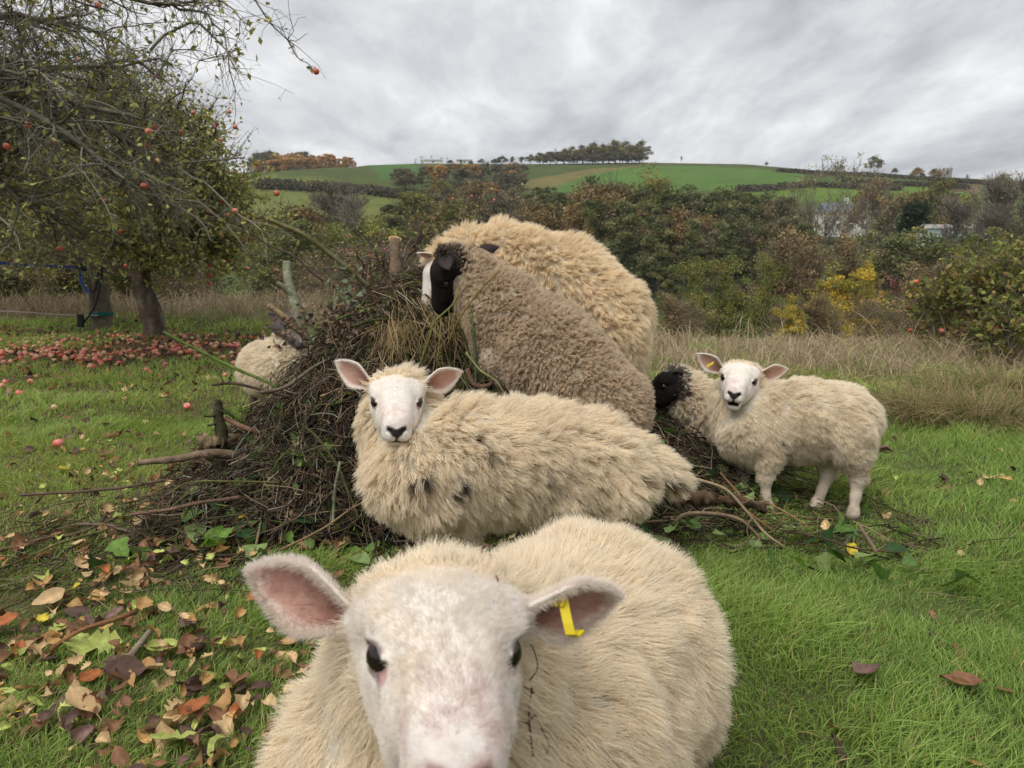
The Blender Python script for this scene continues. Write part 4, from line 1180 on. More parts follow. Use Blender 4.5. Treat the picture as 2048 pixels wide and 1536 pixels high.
B_('log', 'short log with a torn splintered end beside the mossy stake', 'log', [at(398, 888, 3.25), at(430, 890, 3.28), at(480, 880, 3.4)], 0.030, 0.022, (0.28, 0.20, 0.12), knots=0.5, rough=0.9, K=26, S=12)
B_('branch', 'smooth reddish branch wedged low in the heap', 'branch', [at(450, 836, 3.3), at(490, 856, 3.3), at(560, 880, 3.35)], 0.012, 0.012, (0.22, 0.12, 0.085))
B_('branch', 'green bent branch wedged behind the mossy stake', 'branch', [at(448, 815, 3.35), at(480, 838, 3.35), at(505, 860, 3.38), at(560, 870, 3.4)], 0.011, 0.009, GRN)
B_('branch', 'grey knotted branch running up the heap to the straw', 'branch', [at(520, 785, 3.2), at(570, 775, 3.25), at(620, 740, 3.3), at(660, 718, 3.35), at(720, 690, 3.45)], 0.009, 0.006, GY, side=7)
B_('branch', 'dark forked branch above the green stem', 'branch', [at(425, 770, 3.35), at(470, 766, 3.3), at(520, 778, 3.3), at(600, 800, 3.3)], 0.006, 0.007, DK, side=3)
B_('branch', 'thin olive rose stem curving down the middle of the heap', 'branch', [at(605, 850, 2.98), at(640, 880, 2.96), at(676, 935, 2.93), at(700, 990, 2.9), at(718, 1040, 2.88)], 0.005, 0.004, (0.09, 0.085, 0.035), side=2)
B_('branch', 'pale lichened twig standing upright in the heap beside white faced sheep', 'branch', [at(680, 925, 2.85), at(672, 965, 2.85), at(668, 1010, 2.85), at(665, 1050, 2.84)], 0.006, 0.006, LICH, lichen=0.8)
B_('branch', 'tan twig lying in the grass in front of the heap', 'branch', [at(560, 1100, 2.75), at(640, 1060, 2.75), at(700, 1020, 2.8), at(735, 1000, 2.85)], 0.005, 0.004, TAN, side=3)
B_('branch', 'green arching shoot over the crest of the heap', 'branch', [at(672, 640, 3.45), at(720, 622, 3.45), at(780, 612, 3.5), at(840, 590, 3.55)], 0.006, 0.006, GRN, side=2)
B_('branch', 'dark green arching shoot below the heap crest', 'branch', [at(700, 655, 3.35), at(750, 640, 3.35), at(810, 640, 3.38), at(880, 660, 3.4)], 0.006, 0.005, (0.075, 0.085, 0.03), side=2)
B_('branch', 'yellow bramble cane crossing the curly brown fleece', 'branch', [at(998, 540, 2.76), at(962, 580, 2.78), at(930, 620, 2.82), at(912, 650, 2.85), at(895, 690, 2.9)], 0.0038, 0.0030, (0.27, 0.20, 0.07), side=3, side_len=0.1)
B_('branch', 'upright green bramble cane in front of the black face', 'branch', [at(917, 570, 2.95), at(908, 606, 2.92), at(870, 645, 2.9), at(858, 680, 2.9), at(840, 730, 2.95)], 0.0040, 0.0045, (0.19, 0.20, 0.06), side=3)
B_('branch', 'thick green cane standing under the curly sheep', 'branch', [at(938, 600, 2.93), at(946, 660, 2.9), at(950, 720, 2.9), at(952, 790, 2.92)], 0.0065, 0.006, (0.10, 0.13, 0.06))
B_('branch', 'slack green cane looping down to the broadside sheep back', 'branch', [at(932, 705, 2.8), at(960, 740, 2.75), at(992, 762, 2.72), at(1010, 790, 2.7)], 0.0035, 0.003, (0.23, 0.24, 0.10))
B_('branch', 'brown crooked root in the dark hollow under the curly sheep', 'branch', [at(935, 740, 2.95), at(948, 768, 2.9), at(975, 770, 2.9), at(990, 755, 2.95)], 0.012, 0.008, (0.14, 0.085, 0.055))
B_('twig', 'bare upright twig forking above the sawn stump', 'twig', [at(862, 420, 4.0), at(845, 450, 4.05), at(838, 470, 4.1), at(810, 520, 4.1), at(800, 570, 4.1)], 0.002, 0.004, GY, side=5)
B_('twig', 'thin hooked twig beside the sawn stump', 'twig', [at(738, 530, 4.05), at(735, 560, 4.0), at(740, 590, 3.98), at(752, 620, 3.95)], 0.003, 0.004, GY, side=4)
# right flank of the heap
B_('branch', 'mossy brown root log low beside the dirty tail', 'log', [at(1345, 1000, 2.72), at(1400, 994, 2.75), at(1460, 1000, 2.8), at(1530, 1015, 2.9)], 0.026, 0.014, (0.11, 0.066, 0.040), knots=0.4, rough=0.9, K=30, S=12, lichen=0.15)
B_('branch', 'pale bent branch arching over the ivy beside the standing sheep', 'branch', [at(1345, 1050, 2.7), at(1370, 1030, 2.68), at(1420, 1028, 2.68), at(1480, 1040, 2.7), at(1520, 1075, 2.7)], 0.0085, 0.006, (0.26, 0.19, 0.12), side=3)
B_('branch', 'long pale stick with a kink sloping past the white front leg', 'branch', [at(1380, 955, 2.8), at(1450, 978, 2.8), at(1490, 1020, 2.75), at(1530, 1065, 2.68), at(1570, 1095, 2.62)], 0.0065, 0.0045, (0.30, 0.23, 0.14), side=3)
B_('branch', 'reddish brown cane sloping from the ragged sheep to the grass', 'branch', [at(1440, 945, 3.0), at(1475, 985, 2.95), at(1500, 1025, 2.85), at(1545, 1060, 2.75)], 0.005, 0.004, (0.24, 0.135, 0.07), side=2)
B_('branch', 'brown forked twig spreading below the standing sheep belly', 'branch', [at(1480, 1008, 2.95), at(1530, 1005, 2.92), at(1580, 1030, 2.85), at(1620, 1055, 2.8)], 0.005, 0.003, (0.30, 0.19, 0.09), side=4)
B_('branch', 'long dark thin stick lying out across the grass', 'branch', [at(1560, 1060, 2.78), at(1640, 1075, 2.75), at(1720, 1098, 2.72), at(1800, 1105, 2.7)], 0.0042, 0.003, (0.085, 0.06, 0.04), side=3)
B_('stick', 'short forked upright stick stuck in the grass', 'stick', [at(1718, 1050, 2.75), at(1733, 1075, 2.72), at(1752, 1105, 2.7)], 0.007, 0.008, (0.27, 0.20, 0.14), side=1, K=10)
B_('stick', 'short pale stick lying alone in bright grass', 'stick', [at(1868, 1258, 2.28), at(1890, 1278, 2.24), at(1912, 1300, 2.2)], 0.006, 0.006, (0.34, 0.25, 0.15), K=8)
B_('stick', 'brown twig half buried in grass by a curled leaf', 'stick', [at(1822, 1335, 2.1), at(1850, 1365, 2.05), at(1885, 1388, 2.0)], 0.005, 0.003, (0.18, 0.11, 0.07), K=10, side=1)
B_('stick', 'grey broken stick pointing out of the leaf litter', 'stick', [at(300, 1262, 2.18), at(262, 1310, 2.1), at(225, 1350, 2.05)], 0.009, 0.012, (0.25, 0.20, 0.15), K=10)
B_('stick', 'rusty fibrous vine stem curving through the leaf litter', 'stick', [at(100, 1300, 2.1), at(150, 1268, 2.15), at(215, 1245, 2.2), at(275, 1222, 2.25)], 0.007, 0.008, (0.24, 0.12, 0.06), K=14, knots=0.3)
B_('branch', 'dark fallen branch half hidden in grass before the stout log', 'branch', [at(40, 990, 3.0), at(120, 985, 3.0), at(240, 975, 3.05), at(330, 960, 3.1)], 0.006, 0.007, (0.14, 0.10, 0.07), side=3)
B_('branch', 'brown branch lying in the litter below the stout log', 'branch', [at(260, 1030, 2.9), at(330, 1020, 2.88), at(400, 1005, 2.88), at(480, 995, 2.95)], 0.008, 0.008, (0.17, 0.11, 0.075), side=3)
B_('branch', 'long thin rose cane curving over the litter at the foot of the heap', 'branch', [at(340, 985, 2.9), at(380, 965, 2.92), at(450, 962, 2.95), at(560, 965, 3.0)], 0.004, 0.004, (0.16, 0.16, 0.06))
for (x0, x1, y0, y1, n, lab, grp) in [(-1.35, -0.15, 3.0, 3.7, 34, 'bare crooked stick lying on the slope of the brush pile', 'sticks on the brush pile'),
                                      (0.35, 1.3, 2.7, 3.6, 22, 'bare bent stick in the low tangle beside the ragged black headed sheep', 'sticks in the low tangle'),
                                      (-1.9, -0.4, 2.5, 3.05, 16, 'thin stick lying in the leaf litter at the foot of the brush pile', 'sticks in the litter')]:
    for k in range(n):
        x, y = x0 + (x1 - x0) * rng.random(), y0 + (y1 - y0) * rng.random()
        a = rng.random() * 6.28; L = 0.2 + 0.35 * rng.random()
        pts = []
        for t in (-0.5, -0.17, 0.17, 0.5):
            xx, yy = x + math.cos(a) * L * t + 0.02 * rng.normal(), y + math.sin(a) * L * t + 0.02 * rng.normal()
            pts.append([xx, yy, float(terrain(xx, yy) + pile_h(xx, yy)) + 0.02 + 0.025 * rng.random()])
        r = 0.0035 + 0.006 * rng.random() ** 2
        colr = [GY, DK, TAN, OL, (0.19, 0.12, 0.075), (0.12, 0.10, 0.075)][k % 6]
        B_('stick', lab, 'stick', pts, r, r * 0.6, colr, S=6, K=12, side=int(rng.integers(0, 3)), lichen=0.5 * (k % 4 == 0), group=grp)

# ---------------------------------------------------------------- twigs caught in the fleece of the sheep at the lens
_bm = [ch for ch in sA.children if ch.name.startswith('body')][0].data
_bv = np.empty(len(_bm.vertices) * 3, np.float32); _bm.vertices.foreach_get('co', _bv); _bv = _bv.reshape(-1, 3) + np.array(sA.location)
_rel = _bv - CAM; _dd = _rel @ FWD
_sx = 1024 + F * (_rel @ RGT) / _dd; _sy = 768 - F * (_rel @ UPV) / _dd
def on_fleece(px, py, out=0.034):
    m = np.hypot(_sx - px, _sy - py) < 14
    d = _dd[m].min() if m.any() else 0.95
    return at(px, py, d - out)
for lab, pts, r in [('bent brown twig caught in the strip tagged sheep wool behind its ears', [(960, 1118), (968, 1088), (976, 1100), (986, 1130), (996, 1162)], 0.0011),
                    ('thorny brown twig hanging on the strip tagged sheep flank wool', [(1066, 1512), (1060, 1450), (1060, 1415), (1064, 1375)], 0.0016),
                    ('fine curling tendril on the wool below the tagged ear', [(1060, 1360), (1076, 1335), (1070, 1305), (1062, 1290)], 0.0009),
                    ('fine side tendril hanging by the thorny twig', [(1062, 1415), (1080, 1450), (1098, 1490), (1092, 1508)], 0.0008)]:
    B_('twig', lab, 'twig', [on_fleece(*p_) for p_ in pts], r, r * 0.8, (0.16, 0.095, 0.065), S=5, K=16, side=3 if r > 0.001 else 0, side_len=0.012)
# ================================================================== FALLEN LEAVES, IVY, WINDFALL APPLES
def leaf_mesh(kind, colr, curl, seed, thick_noise=0.12):
    """leaf blade of unit length with midrib fold and curl; 5 columns x 9 rows"""
    r_ = np.random.default_rng(seed)
    n, m = 10, 5
    s = np.linspace(0, 1, n)
    if kind == 'ovate':
        w = 0.33 * np.sin(np.pi * s ** 0.85) ** 0.75
    elif kind == 'long':
        w = 0.22 * np.sin(np.pi * s ** 0.9) ** 0.8
    elif kind == 'ivy':
        w = np.interp(s, [0, .06, .2, .32, .45, .6, .75, .9, 1], [.03, .30, .50, .42, .30, .36, .22, .09, 0.0])
    elif kind == 'lobed':
        w = np.interp(s, [0, .12, .22, .34, .44, .56, .66, .8, 1], [.02, .16, .30, .18, .42, .22, .36, .16, 0.0])
    else:
        w = 0.30 * np.sin(np.pi * s) ** 0.6
    t = np.linspace(-1, 1, m)
    X = np.tile(s[:, None], (1, m)) - 0.5
    Y = w[:, None] * t[None] * (1 + 0.10 * r_.normal(size=(n, m)))
    Z = curl * (0.55 * (X * 2) ** 2 * (1 if seed % 2 else -0.6)) * 0.35 + 0.9 * curl * np.abs(Y) ** 1.3 + thick_noise * 0.35 * r_.normal(size=(n, m)) * np.abs(t)[None] * w[:, None]
    Z = Z + 0.10 * curl * np.sin(5 * X + seed) * t[None]
    V = np.stack([X, Y, Z], -1).reshape(-1, 3)
    i = np.arange(n * m).reshape(n, m)
    Q = np.stack([i[:-1, :-1], i[1:, :-1], i[1:, 1:], i[:-1, 1:]], -1).reshape(-1, 4)
    c = np.tile(np.array(colr), (len(V), 1)) * (0.8 + 0.4 * r_.random((len(V), 1)))
    rib = (np.abs(t)[None] < 0.1) * np.ones((n, 1))
    c = c * (1 + 0.25 * rib.ravel()[:, None])
    # stalk
    sp = np.array([[-0.5, 0, Z[0, 2]], [-0.62, 0.02, Z[0, 2] + 0.02], [-0.75, 0.05, Z[0, 2] + 0.01]])
    v2, q2 = tubes(sp[None], np.full((1, 3), 0.011), 3)
    V = np.concatenate([V, v2]); Q2 = np.concatenate([Q, q2 + n * m]); c = np.concatenate([c, np.tile(np.array(colr) * 0.8, (len(v2), 1))])
    return V, Q2, c

LEAFKINDS = []   # (name, label, mesh, group)
COLS = {'ochre': (0.46, 0.27, 0.105), 'tan': (0.56, 0.39, 0.20), 'brown': (0.23, 0.115, 0.06), 'dark': (0.105, 0.062, 0.048), 'purple': (0.17, 0.10, 0.085), 'rust': (0.38, 0.13, 0.045), 'lime': (0.42, 0.47, 0.13), 'yellow': (0.58, 0.45, 0.045), 'green': (0.09, 0.19, 0.035)}
WORD = {'ochre': 'ochre', 'tan': 'pale tan', 'brown': 'chestnut brown', 'dark': 'dark brown', 'purple': 'purplish brown', 'rust': 'rust red', 'lime': 'yellowish green', 'yellow': 'bright yellow', 'green': 'fresh green'}
SH = {'ovate': 'curled oval', 'long': 'narrow', 'round': 'rounded', 'lobed': 'lobed'}
sd = 1
for kind, cols in (('ovate', ['ochre', 'tan', 'brown', 'dark', 'purple', 'rust']), ('round', ['tan', 'brown', 'lime', 'dark', 'yellow', 'purple']), ('long', ['ochre', 'brown', 'lime']), ('lobed', ['tan', 'lime', 'brown', 'yellow'])):
    for cn in cols:
        for curl in (0.6, 1.3):
            V, Q, c = leaf_mesh(kind, COLS[cn], curl, sd); sd += 1
            word = SH[kind] + ' ' + WORD[cn]
            LEAFKINDS.append((word, make_mesh('fallen_leaf', V, Q, M_FLEAF, c), V, Q, c, cn))
pw = np.array([{'ochre': 1.6, 'tan': 1.5, 'brown': 1.6, 'dark': 1.1, 'purple': .7, 'rust': .7, 'lime': .8, 'yellow': .2}[k[5]] for k in LEAFKINDS]); pw /= pw.sum()

def litter_pos(n):
    """density of fallen leaves: thick near the heap foot on the orchard side, thin on the open turf"""
    out = []
    while len(out) < n:
        y = 1.15 + 3.3 * rng.random(); x = (rng.random() * 2 - 1) * (0.72 * y + 0.1)
        d = 0.085 + 0.90 * float(sstep(0.1, -0.7, x)) * (0.45 + 0.55 * float(sstep(3.6, 2.0, y)))
        d *= 0.25 + 1.5 * float(vnoise(np.array([[x, y, 0]]), 2.2, 90)[0]) ** 2
        if rng.random() < d and pile_h(x, y) < 0.1 and not (0.05 < x < 0.95 and y < 2.0 and y > 0.9 and x < 0.55) :
            out.append((x, y))
    return np.array(out)
lp = litter_pos(300)
for x, y in lp:
    k = rng.choice(len(LEAFKINDS), p=pw); word, me = LEAFKINDS[k][:2]
    o = obj('fallen_leaf', me)
    size = 0.038 + 0.062 * rng.random() ** 1.3
    o.scale = (size, size * (0.8 + 0.4 * rng.random()), size)
    o.location = (x, y, float(terrain(x, y)) + 0.008 + 0.022 * rng.random())
    o.rotation_euler = (rng.normal() * 0.35, rng.normal() * 0.35, rng.random() * 6.28)
    if rng.random() < 0.3: o.rotation_euler[0] += math.pi
    tag(o, word + ' fallen leaf lying in the pasture grass', 'leaf', 'fallen leaves in the grass')
# the particular big ones
for (px, py, word, size, rot) in [(250, 1370, 'ovate dark', .11, 0.4), (380, 1315, 'ovate brown', .10, 2.0), (100, 1225, 'round tan', .11, 1.0), (165, 1320, 'lobed lime', .12, 2.2), (215, 1310, 'lobed lime', .10, 0.2), (395, 1075, 'round tan', .075, 1.5),
                                  (165, 1440, 'ovate tan', .12, 2.6), (390, 1450, 'ovate rust', .10, 1.2), (325, 1320, 'round lime', .09, .8), (10, 1270, 'ovate rust', .10, .3), (290, 1235, 'ovate ochre', .08, 1.9), (1735, 1370, 'ovate purple', .09, .3), (1920, 1395, 'ovate brown', .10, 2.9), (1700, 1120, 'round yellow', .07, 1.0)]:
    kd, cn = word.split()
    m = [k for k in LEAFKINDS if k[0] == SH[kd] + ' ' + WORD[cn]][0]
    p = hit(px, py)
    o = obj('fallen_leaf', m[1]); o.scale = (size,) * 3
    o.location = (p[0], p[1], float(terrain(p[0], p[1])) + 0.04); o.rotation_euler = (0.35 * rng.normal() + 0.3, 0.2 * rng.normal(), rot)
    tag(o, 'large ' + m[0] + ' fallen leaf resting on top of the grass', 'leaf', 'large fallen leaves on the grass')
# the rest, too many to count
def leaf_cloud(pos, size, tilt, kinds, pick, flip=True):
    Vs, Qs, Cs, n0 = [], [], [], 0
    for p, s_ in zip(pos, size):
        V, Q, c = kinds[pick()]
        a = rng.random() * 6.28; ca, sa = math.cos(a), math.sin(a)
        rx, ry = rng.normal() * tilt, rng.normal() * tilt
        Rz = np.array([[ca, -sa, 0], [sa, ca, 0], [0, 0, 1]])
        Rx = np.array([[1, 0, 0], [0, math.cos(rx), -math.sin(rx)], [0, math.sin(rx), math.cos(rx)]])
        Ry = np.array([[math.cos(ry), 0, math.sin(ry)], [0, 1, 0], [-math.sin(ry), 0, math.cos(ry)]])
        Vs.append(V @ (Rz @ Rx @ Ry).T * s_ + p); Qs.append(Q + n0); Cs.append(c * (0.75 + 0.5 * rng.random())); n0 += len(V)
    return np.concatenate(Vs), np.concatenate(Qs), np.concatenate(Cs)
lp = litter_pos(620)
n = 3600
ox = -2.4 - 7.5 * rng.random(n); oy = np.where(rng.random(n) < 0.8, 8.6 + 1.1 * rng.normal(size=n), 4.5 + 6.5 * rng.random(n))
lp2 = np.stack([ox, oy], 1)
n = 320   # caught on the heap
lx, ly = -1.8 + 1.9 * rng.random(n), 2.6 + 1.2 * rng.random(n)
pos = np.concatenate([np.stack([lp[:, 0], lp[:, 1], terrain(lp[:, 0], lp[:, 1]) + 0.02 + 0.03 * rng.random(len(lp))], 1),
                      np.stack([lx, ly, terrain(lx, ly) + pile_h(lx, ly) + 0.01 + 0.03 * rng.random(n)], 1)])
size = np.concatenate([0.025 + 0.035 * rng.random(len(lp)), 0.03 + 0.05 * rng.random(n)])
v, q, c = leaf_cloud(pos, size, 0.5, [(k[2], k[3], k[4]) for k in LEAFKINDS], lambda: rng.choice(len(LEAFKINDS), p=pw))
# simple folded blades for the bed of leaves under the apple trees
n = len(lp2); p = np.stack([lp2[:, 0], lp2[:, 1], terrain(lp2[:, 0], lp2[:, 1]) + 0.02 + 0.025 * rng.random(n)], 1)
d = unit(rng.normal(size=(n, 3)) * [1, 1, 0.7]); s_ = unit(np.cross(d, [0, 0, 1.0] + 0.8 * rng.normal(size=(n, 3)))); nn = np.cross(d, s_)
L_ = (0.05 + 0.045 * rng.random(n))[:, None]; fold = (0.25 * rng.random(n))[:, None] * L_
rows = [p - d * L_ * 0.5, p + s_ * L_ * 0.30 + nn * fold, p + d * L_ * 0.5, p - s_ * L_ * 0.30 + nn * fold]
v2 = np.stack(rows, 1).reshape(-1, 3); i4 = np.arange(n)[:, None] * 4
q2 = np.concatenate([i4 + [[0, 1, 2]], i4 + [[0, 2, 3]]])
cl = np.array([COLS[k] for k in ('brown', 'dark', 'ochre', 'tan', 'purple', 'rust')])[rng.choice(6, n, p=[.3, .25, .17, .1, .13, .05])] * (0.7 + 0.6 * rng.random((n, 1)))
o = obj('leaf_litter', make_mesh('leaf_litter', np.concatenate([v, v2]), [q, q2 + len(v)], M_FLEAF, np.concatenate([c, np.repeat(cl, 4, 0)])))
tag(o, 'scattered brown and yellow leaf litter across the orchard side turf', 'leaf litter', kind='stuff')

# ivy leaves still green on cut stems
IV = []
for j, (cn, cl) in enumerate([('mid', (0.095, 0.18, 0.045)), ('pale', (0.24, 0.33, 0.12)), ('deep', (0.035, 0.085, 0.028)), ('bright', (0.17, 0.30, 0.06))]):
    for curl in (0.15, 0.45):
        V, Q, c = leaf_mesh('ivy', cl, curl, 60 + len(IV), 0.05)
        IV.append((cn, make_mesh('ivy_leaf', V, Q, M_LEAF, c), V, Q, c))
ivy = []
for k in range(80):
    ivy.append((-1.5 + 1.2 * rng.random(), 2.5 + 0.8 * rng.random(), 'strewn at the foot of the brush pile'))
for k in range(58):
    ivy.append((0.45 + 1.1 * rng.random(), 2.3 + 1.2 * rng.random(), 'among the low tangle beside the standing sheep'))
for x, y, where in ivy:
    k = rng.integers(len(IV)); size = 0.045 + 0.05 * rng.random()
    o = obj('ivy_leaf', IV[k][1]); o.scale = (size,) * 3
    o.location = (x, y, float(terrain(x, y) + pile_h(x, y)) + 0.03 + 0.05 * rng.random())
    o.rotation_euler = (0.5 * rng.normal() + 0.35, 0.5 * rng.normal(), rng.random() * 6.28)
    tag(o, {'mid': 'mid green', 'pale': 'pale green', 'deep': 'deep green', 'bright': 'bright green'}[IV[k][0]] + ' ivy leaf ' + where, 'ivy leaf', 'ivy leaves ' + where)
n = 520
lx, ly = -1.4 + 2.6 * rng.random(n), 2.7 + 1.1 * rng.random(n)
pos = np.stack([lx, ly, terrain(lx, ly) + pile_h(lx, ly) + 0.01 + 0.05 * rng.random(n)], 1)
v, q, c = leaf_cloud(pos, 0.03 + 0.035 * rng.random(n), 0.7, [(k[2], k[3], k[4]) for k in IV], lambda: rng.integers(len(IV)))
o = obj('ivy', make_mesh('ivy', v, q, M_LEAF, c))
tag(o, 'small ivy leaves clinging all over the brush pile', 'ivy', kind='stuff')
# grey-green lichened sprays on the crest of the heap
n = 55
cen = at(692, 580, 3.55)
pos = cen + rng.normal(size=(n, 3)) * [0.06, 0.05, 0.06]
v, q, c = leaf_cloud(pos, 0.018 + 0.022 * rng.random(n), 1.0, [(k[2], k[3], k[4]) for k in IV], lambda: rng.integers(len(IV)))
o = obj('withered_spray', make_mesh('withered_spray', v, q, M_LEAF, c * 0.35 + np.array([0.16, 0.17, 0.135])))
tag(o, 'withered grey green leafy spray on the crest of the heap', 'withered leaves', kind='stuff')
n = 420
cen = at(700, 655, 3.45)
pos = cen + rng.normal(size=(n, 3)) * [0.16, 0.08, 0.055]
v, q, c = leaf_cloud(pos, 0.018 + 0.022 * rng.random(n), 1.0, [(k[2], k[3], k[4]) for k in LEAFKINDS], lambda: rng.choice(len(LEAFKINDS), p=pw))
o = obj('withered_leaves', make_mesh('withered_leaves', v, q, M_FLEAF, c * 0.25 + np.array([0.075, 0.062, 0.052]) * (0.4 + 1.8 * rng.random((len(c), 1)) ** 2)))
tag(o, 'shrivelled dark leaves on cut twigs high on the heap', 'withered leaves', kind='stuff')

# ---------------------------------------------------------------- windfall apples
def apple_mesh(base, blush, sd_):
    r_ = np.random.default_rng(sd_)
    nt, na_ = 9, 10
    th = np.linspace(0.12, np.pi - 0.10, nt)
    prof_r = np.sin(th) ** 0.85 * (0.5 + 0.03 * np.cos(th)); prof_z = 0.46 * np.cos(th) * (1 - 0.30 * np.exp(-((th) / 0.45) ** 2)) - 0.02
    prof_z[0] -= 0.06
    a = np.arange(na_) * 2 * np.pi / na_
    V = np.stack([prof_r[:, None] * np.cos(a)[None], prof_r[:, None] * np.sin(a)[None], np.tile(prof_z[:, None], (1, na_))], -1).reshape(-1, 3)
    i = np.arange(nt * na_).reshape(nt, na_)
    Q = np.stack([i[:-1], i[1:], np.roll(i[1:], -1, 1), np.roll(i[:-1], -1, 1)], -1).reshape(-1, 4)
    top = np.stack([i[0], np.roll(i[0], -1), np.full(na_, nt * na_)], 1); bot = np.stack([np.roll(i[-1], -1), i[-1], np.full(na_, nt * na_ + 1)], 1)
    V = np.concatenate([V, [[0, 0, prof_z[0] - 0.05], [0, 0, prof_z[-1] + 0.03]]])
    m = sstep(-0.3, 0.5, V[:, 0] + 0.3 * r_.normal(size=len(V)))[:, None]
    c = np.array(base) * (1 - m) + np.array(blush) * m
    st, sq = tubes(np.array([[[0, 0, prof_z[0] - 0.05], [0.02, 0, prof_z[0] + 0.1], [0.06, 0, prof_z[0] + 0.2]]]), np.full((1, 3), 0.022), 3)
    Q = [np.concatenate([Q, sq + len(V)]), top, bot]
    V2 = np.concatenate([V, st]); c = np.concatenate([c, np.tile([[0.05, 0.035, 0.02]], (len(st), 1))])
    return V2, Q, c
AP = []
for k, (b, bl, word) in enumerate([((0.62, 0.22, 0.13), (0.60, 0.07, 0.06), 'red'), ((0.66, 0.36, 0.20), (0.62, 0.13, 0.10), 'pink and yellow'), ((0.66, 0.43, 0.24), (0.58, 0.26, 0.16), 'yellowish'), ((0.34, 0.17, 0.085), (0.25, 0.09, 0.05), 'brown rotting'), ((0.70, 0.28, 0.20), (0.68, 0.12, 0.11), 'rosy')]):
    V, Q, c = apple_mesh(b, bl, k)
    AP.append((word, make_mesh('apple', V, Q, M_APPLE, c), V, Q, c))
def windfall(n):
    out = []
    while len(out) < n:
        y = 6.4 + 4.0 * rng.random(); x = -9.0 + 7.0 * rng.random()
        yb = 8.05 + 0.10 * (x + 4)                        # thick drift on the orchard side of the turf
        d = 0.9 * math.exp(-((y - yb) / 0.55) ** 2) + 0.28 * math.exp(-((y - yb - 1.3) / 0.9) ** 2)
        d *= 0.3 + 1.2 * float(vnoise(np.array([[x, y, 0]]), 0.9, 95)[0])
        if x > -2.7: d *= 0.15
        if rng.random() < d: out.append((x, y))
    return np.array(out)
wp = windfall(288)
wp = np.concatenate([wp, [hit(a, b)[:2] for a, b in [(5, 780), (22, 790), (12, 772), (62, 772), (40, 795), (110, 825), (118, 900), (375, 822), (250, 806), (450, 757), (330, 735), (200, 730)]]])
for x, y in wp:
    k = rng.choice(5, p=[.22, .27, .18, .08, .25])
    s_ = 0.044 + 0.018 * rng.random()
    o = obj('apple', AP[k][1]); o.scale = (s_,) * 3
    o.location = (x, y, float(terrain(x, y)) + s_ * 0.42 + 0.012)
    o.rotation_euler = (rng.normal() * 0.9, rng.normal() * 0.9, rng.random() * 6.28)
    tag(o, AP[k][0] + ' windfall apple lying on the ground under the apple trees', 'apple', 'windfall apples')
wp = windfall(420)
Vs, Qs, Ts, Cs, n0 = [], [], [], [], 0
for x, y in wp:
    k = rng.choice(5, p=[.2, .25, .2, .12, .23]); V, Q, c = AP[k][2:]
    s_ = 0.042 + 0.016 * rng.random(); a = rng.random() * 6.28; b = rng.normal()
    Rm = np.array([[math.cos(a), -math.sin(a), 0], [math.sin(a), math.cos(a), 0], [0, 0, 1]]) @ np.array([[1, 0, 0], [0, math.cos(b), -math.sin(b)], [0, math.sin(b), math.cos(b)]])
    Vs.append(V @ Rm.T * s_ + [x, y, float(terrain(x, y)) + 0.03]); Qs.append(Q[0] + n0); Ts.append(np.concatenate(Q[1:]) + n0); Cs.append(c); n0 += len(V)
o = obj('windfall_apples', make_mesh('windfall_apples', np.concatenate(Vs), [np.concatenate(Qs), np.concatenate(Ts)], M_APPLE, np.concatenate(Cs)))
tag(o, 'drift of red and yellow windfall apples under the orchard trees', 'apples', kind='stuff')
# ================================================================== APPLE TREES
def leaf_quads(p, size, ups, colr, aspect=0.55):
    """many small leaf blades (two folded quads) at points p"""
    n = len(p)
    d = unit(rng.normal(size=(n, 3)) + ups)
    s_ = unit(np.cross(d, rng.normal(size=(n, 3)))); nn = np.cross(d, s_)
    L = size[:, None]; w = L * aspect
    v0 = p - d * L * 0.5; v1 = p + s_ * w * 0.5 + nn * L * 0.08; v2 = p + d * L * 0.5; v3 = p - s_ * w * 0.5 + nn * L * 0.08
    V = np.stack([v0, v1, v2, v3], 1).reshape(-1, 3)
    i = np.arange(n)[:, None] * 4
    Q = np.concatenate([i + [[0, 1, 2]], i + [[0, 2, 3]]])
    return V, Q, np.repeat(colr, 4, 0)

def grow(starts, dirs, lens, K, wig, sag):
    return wander(starts, dirs, lens, K, wig, sag)

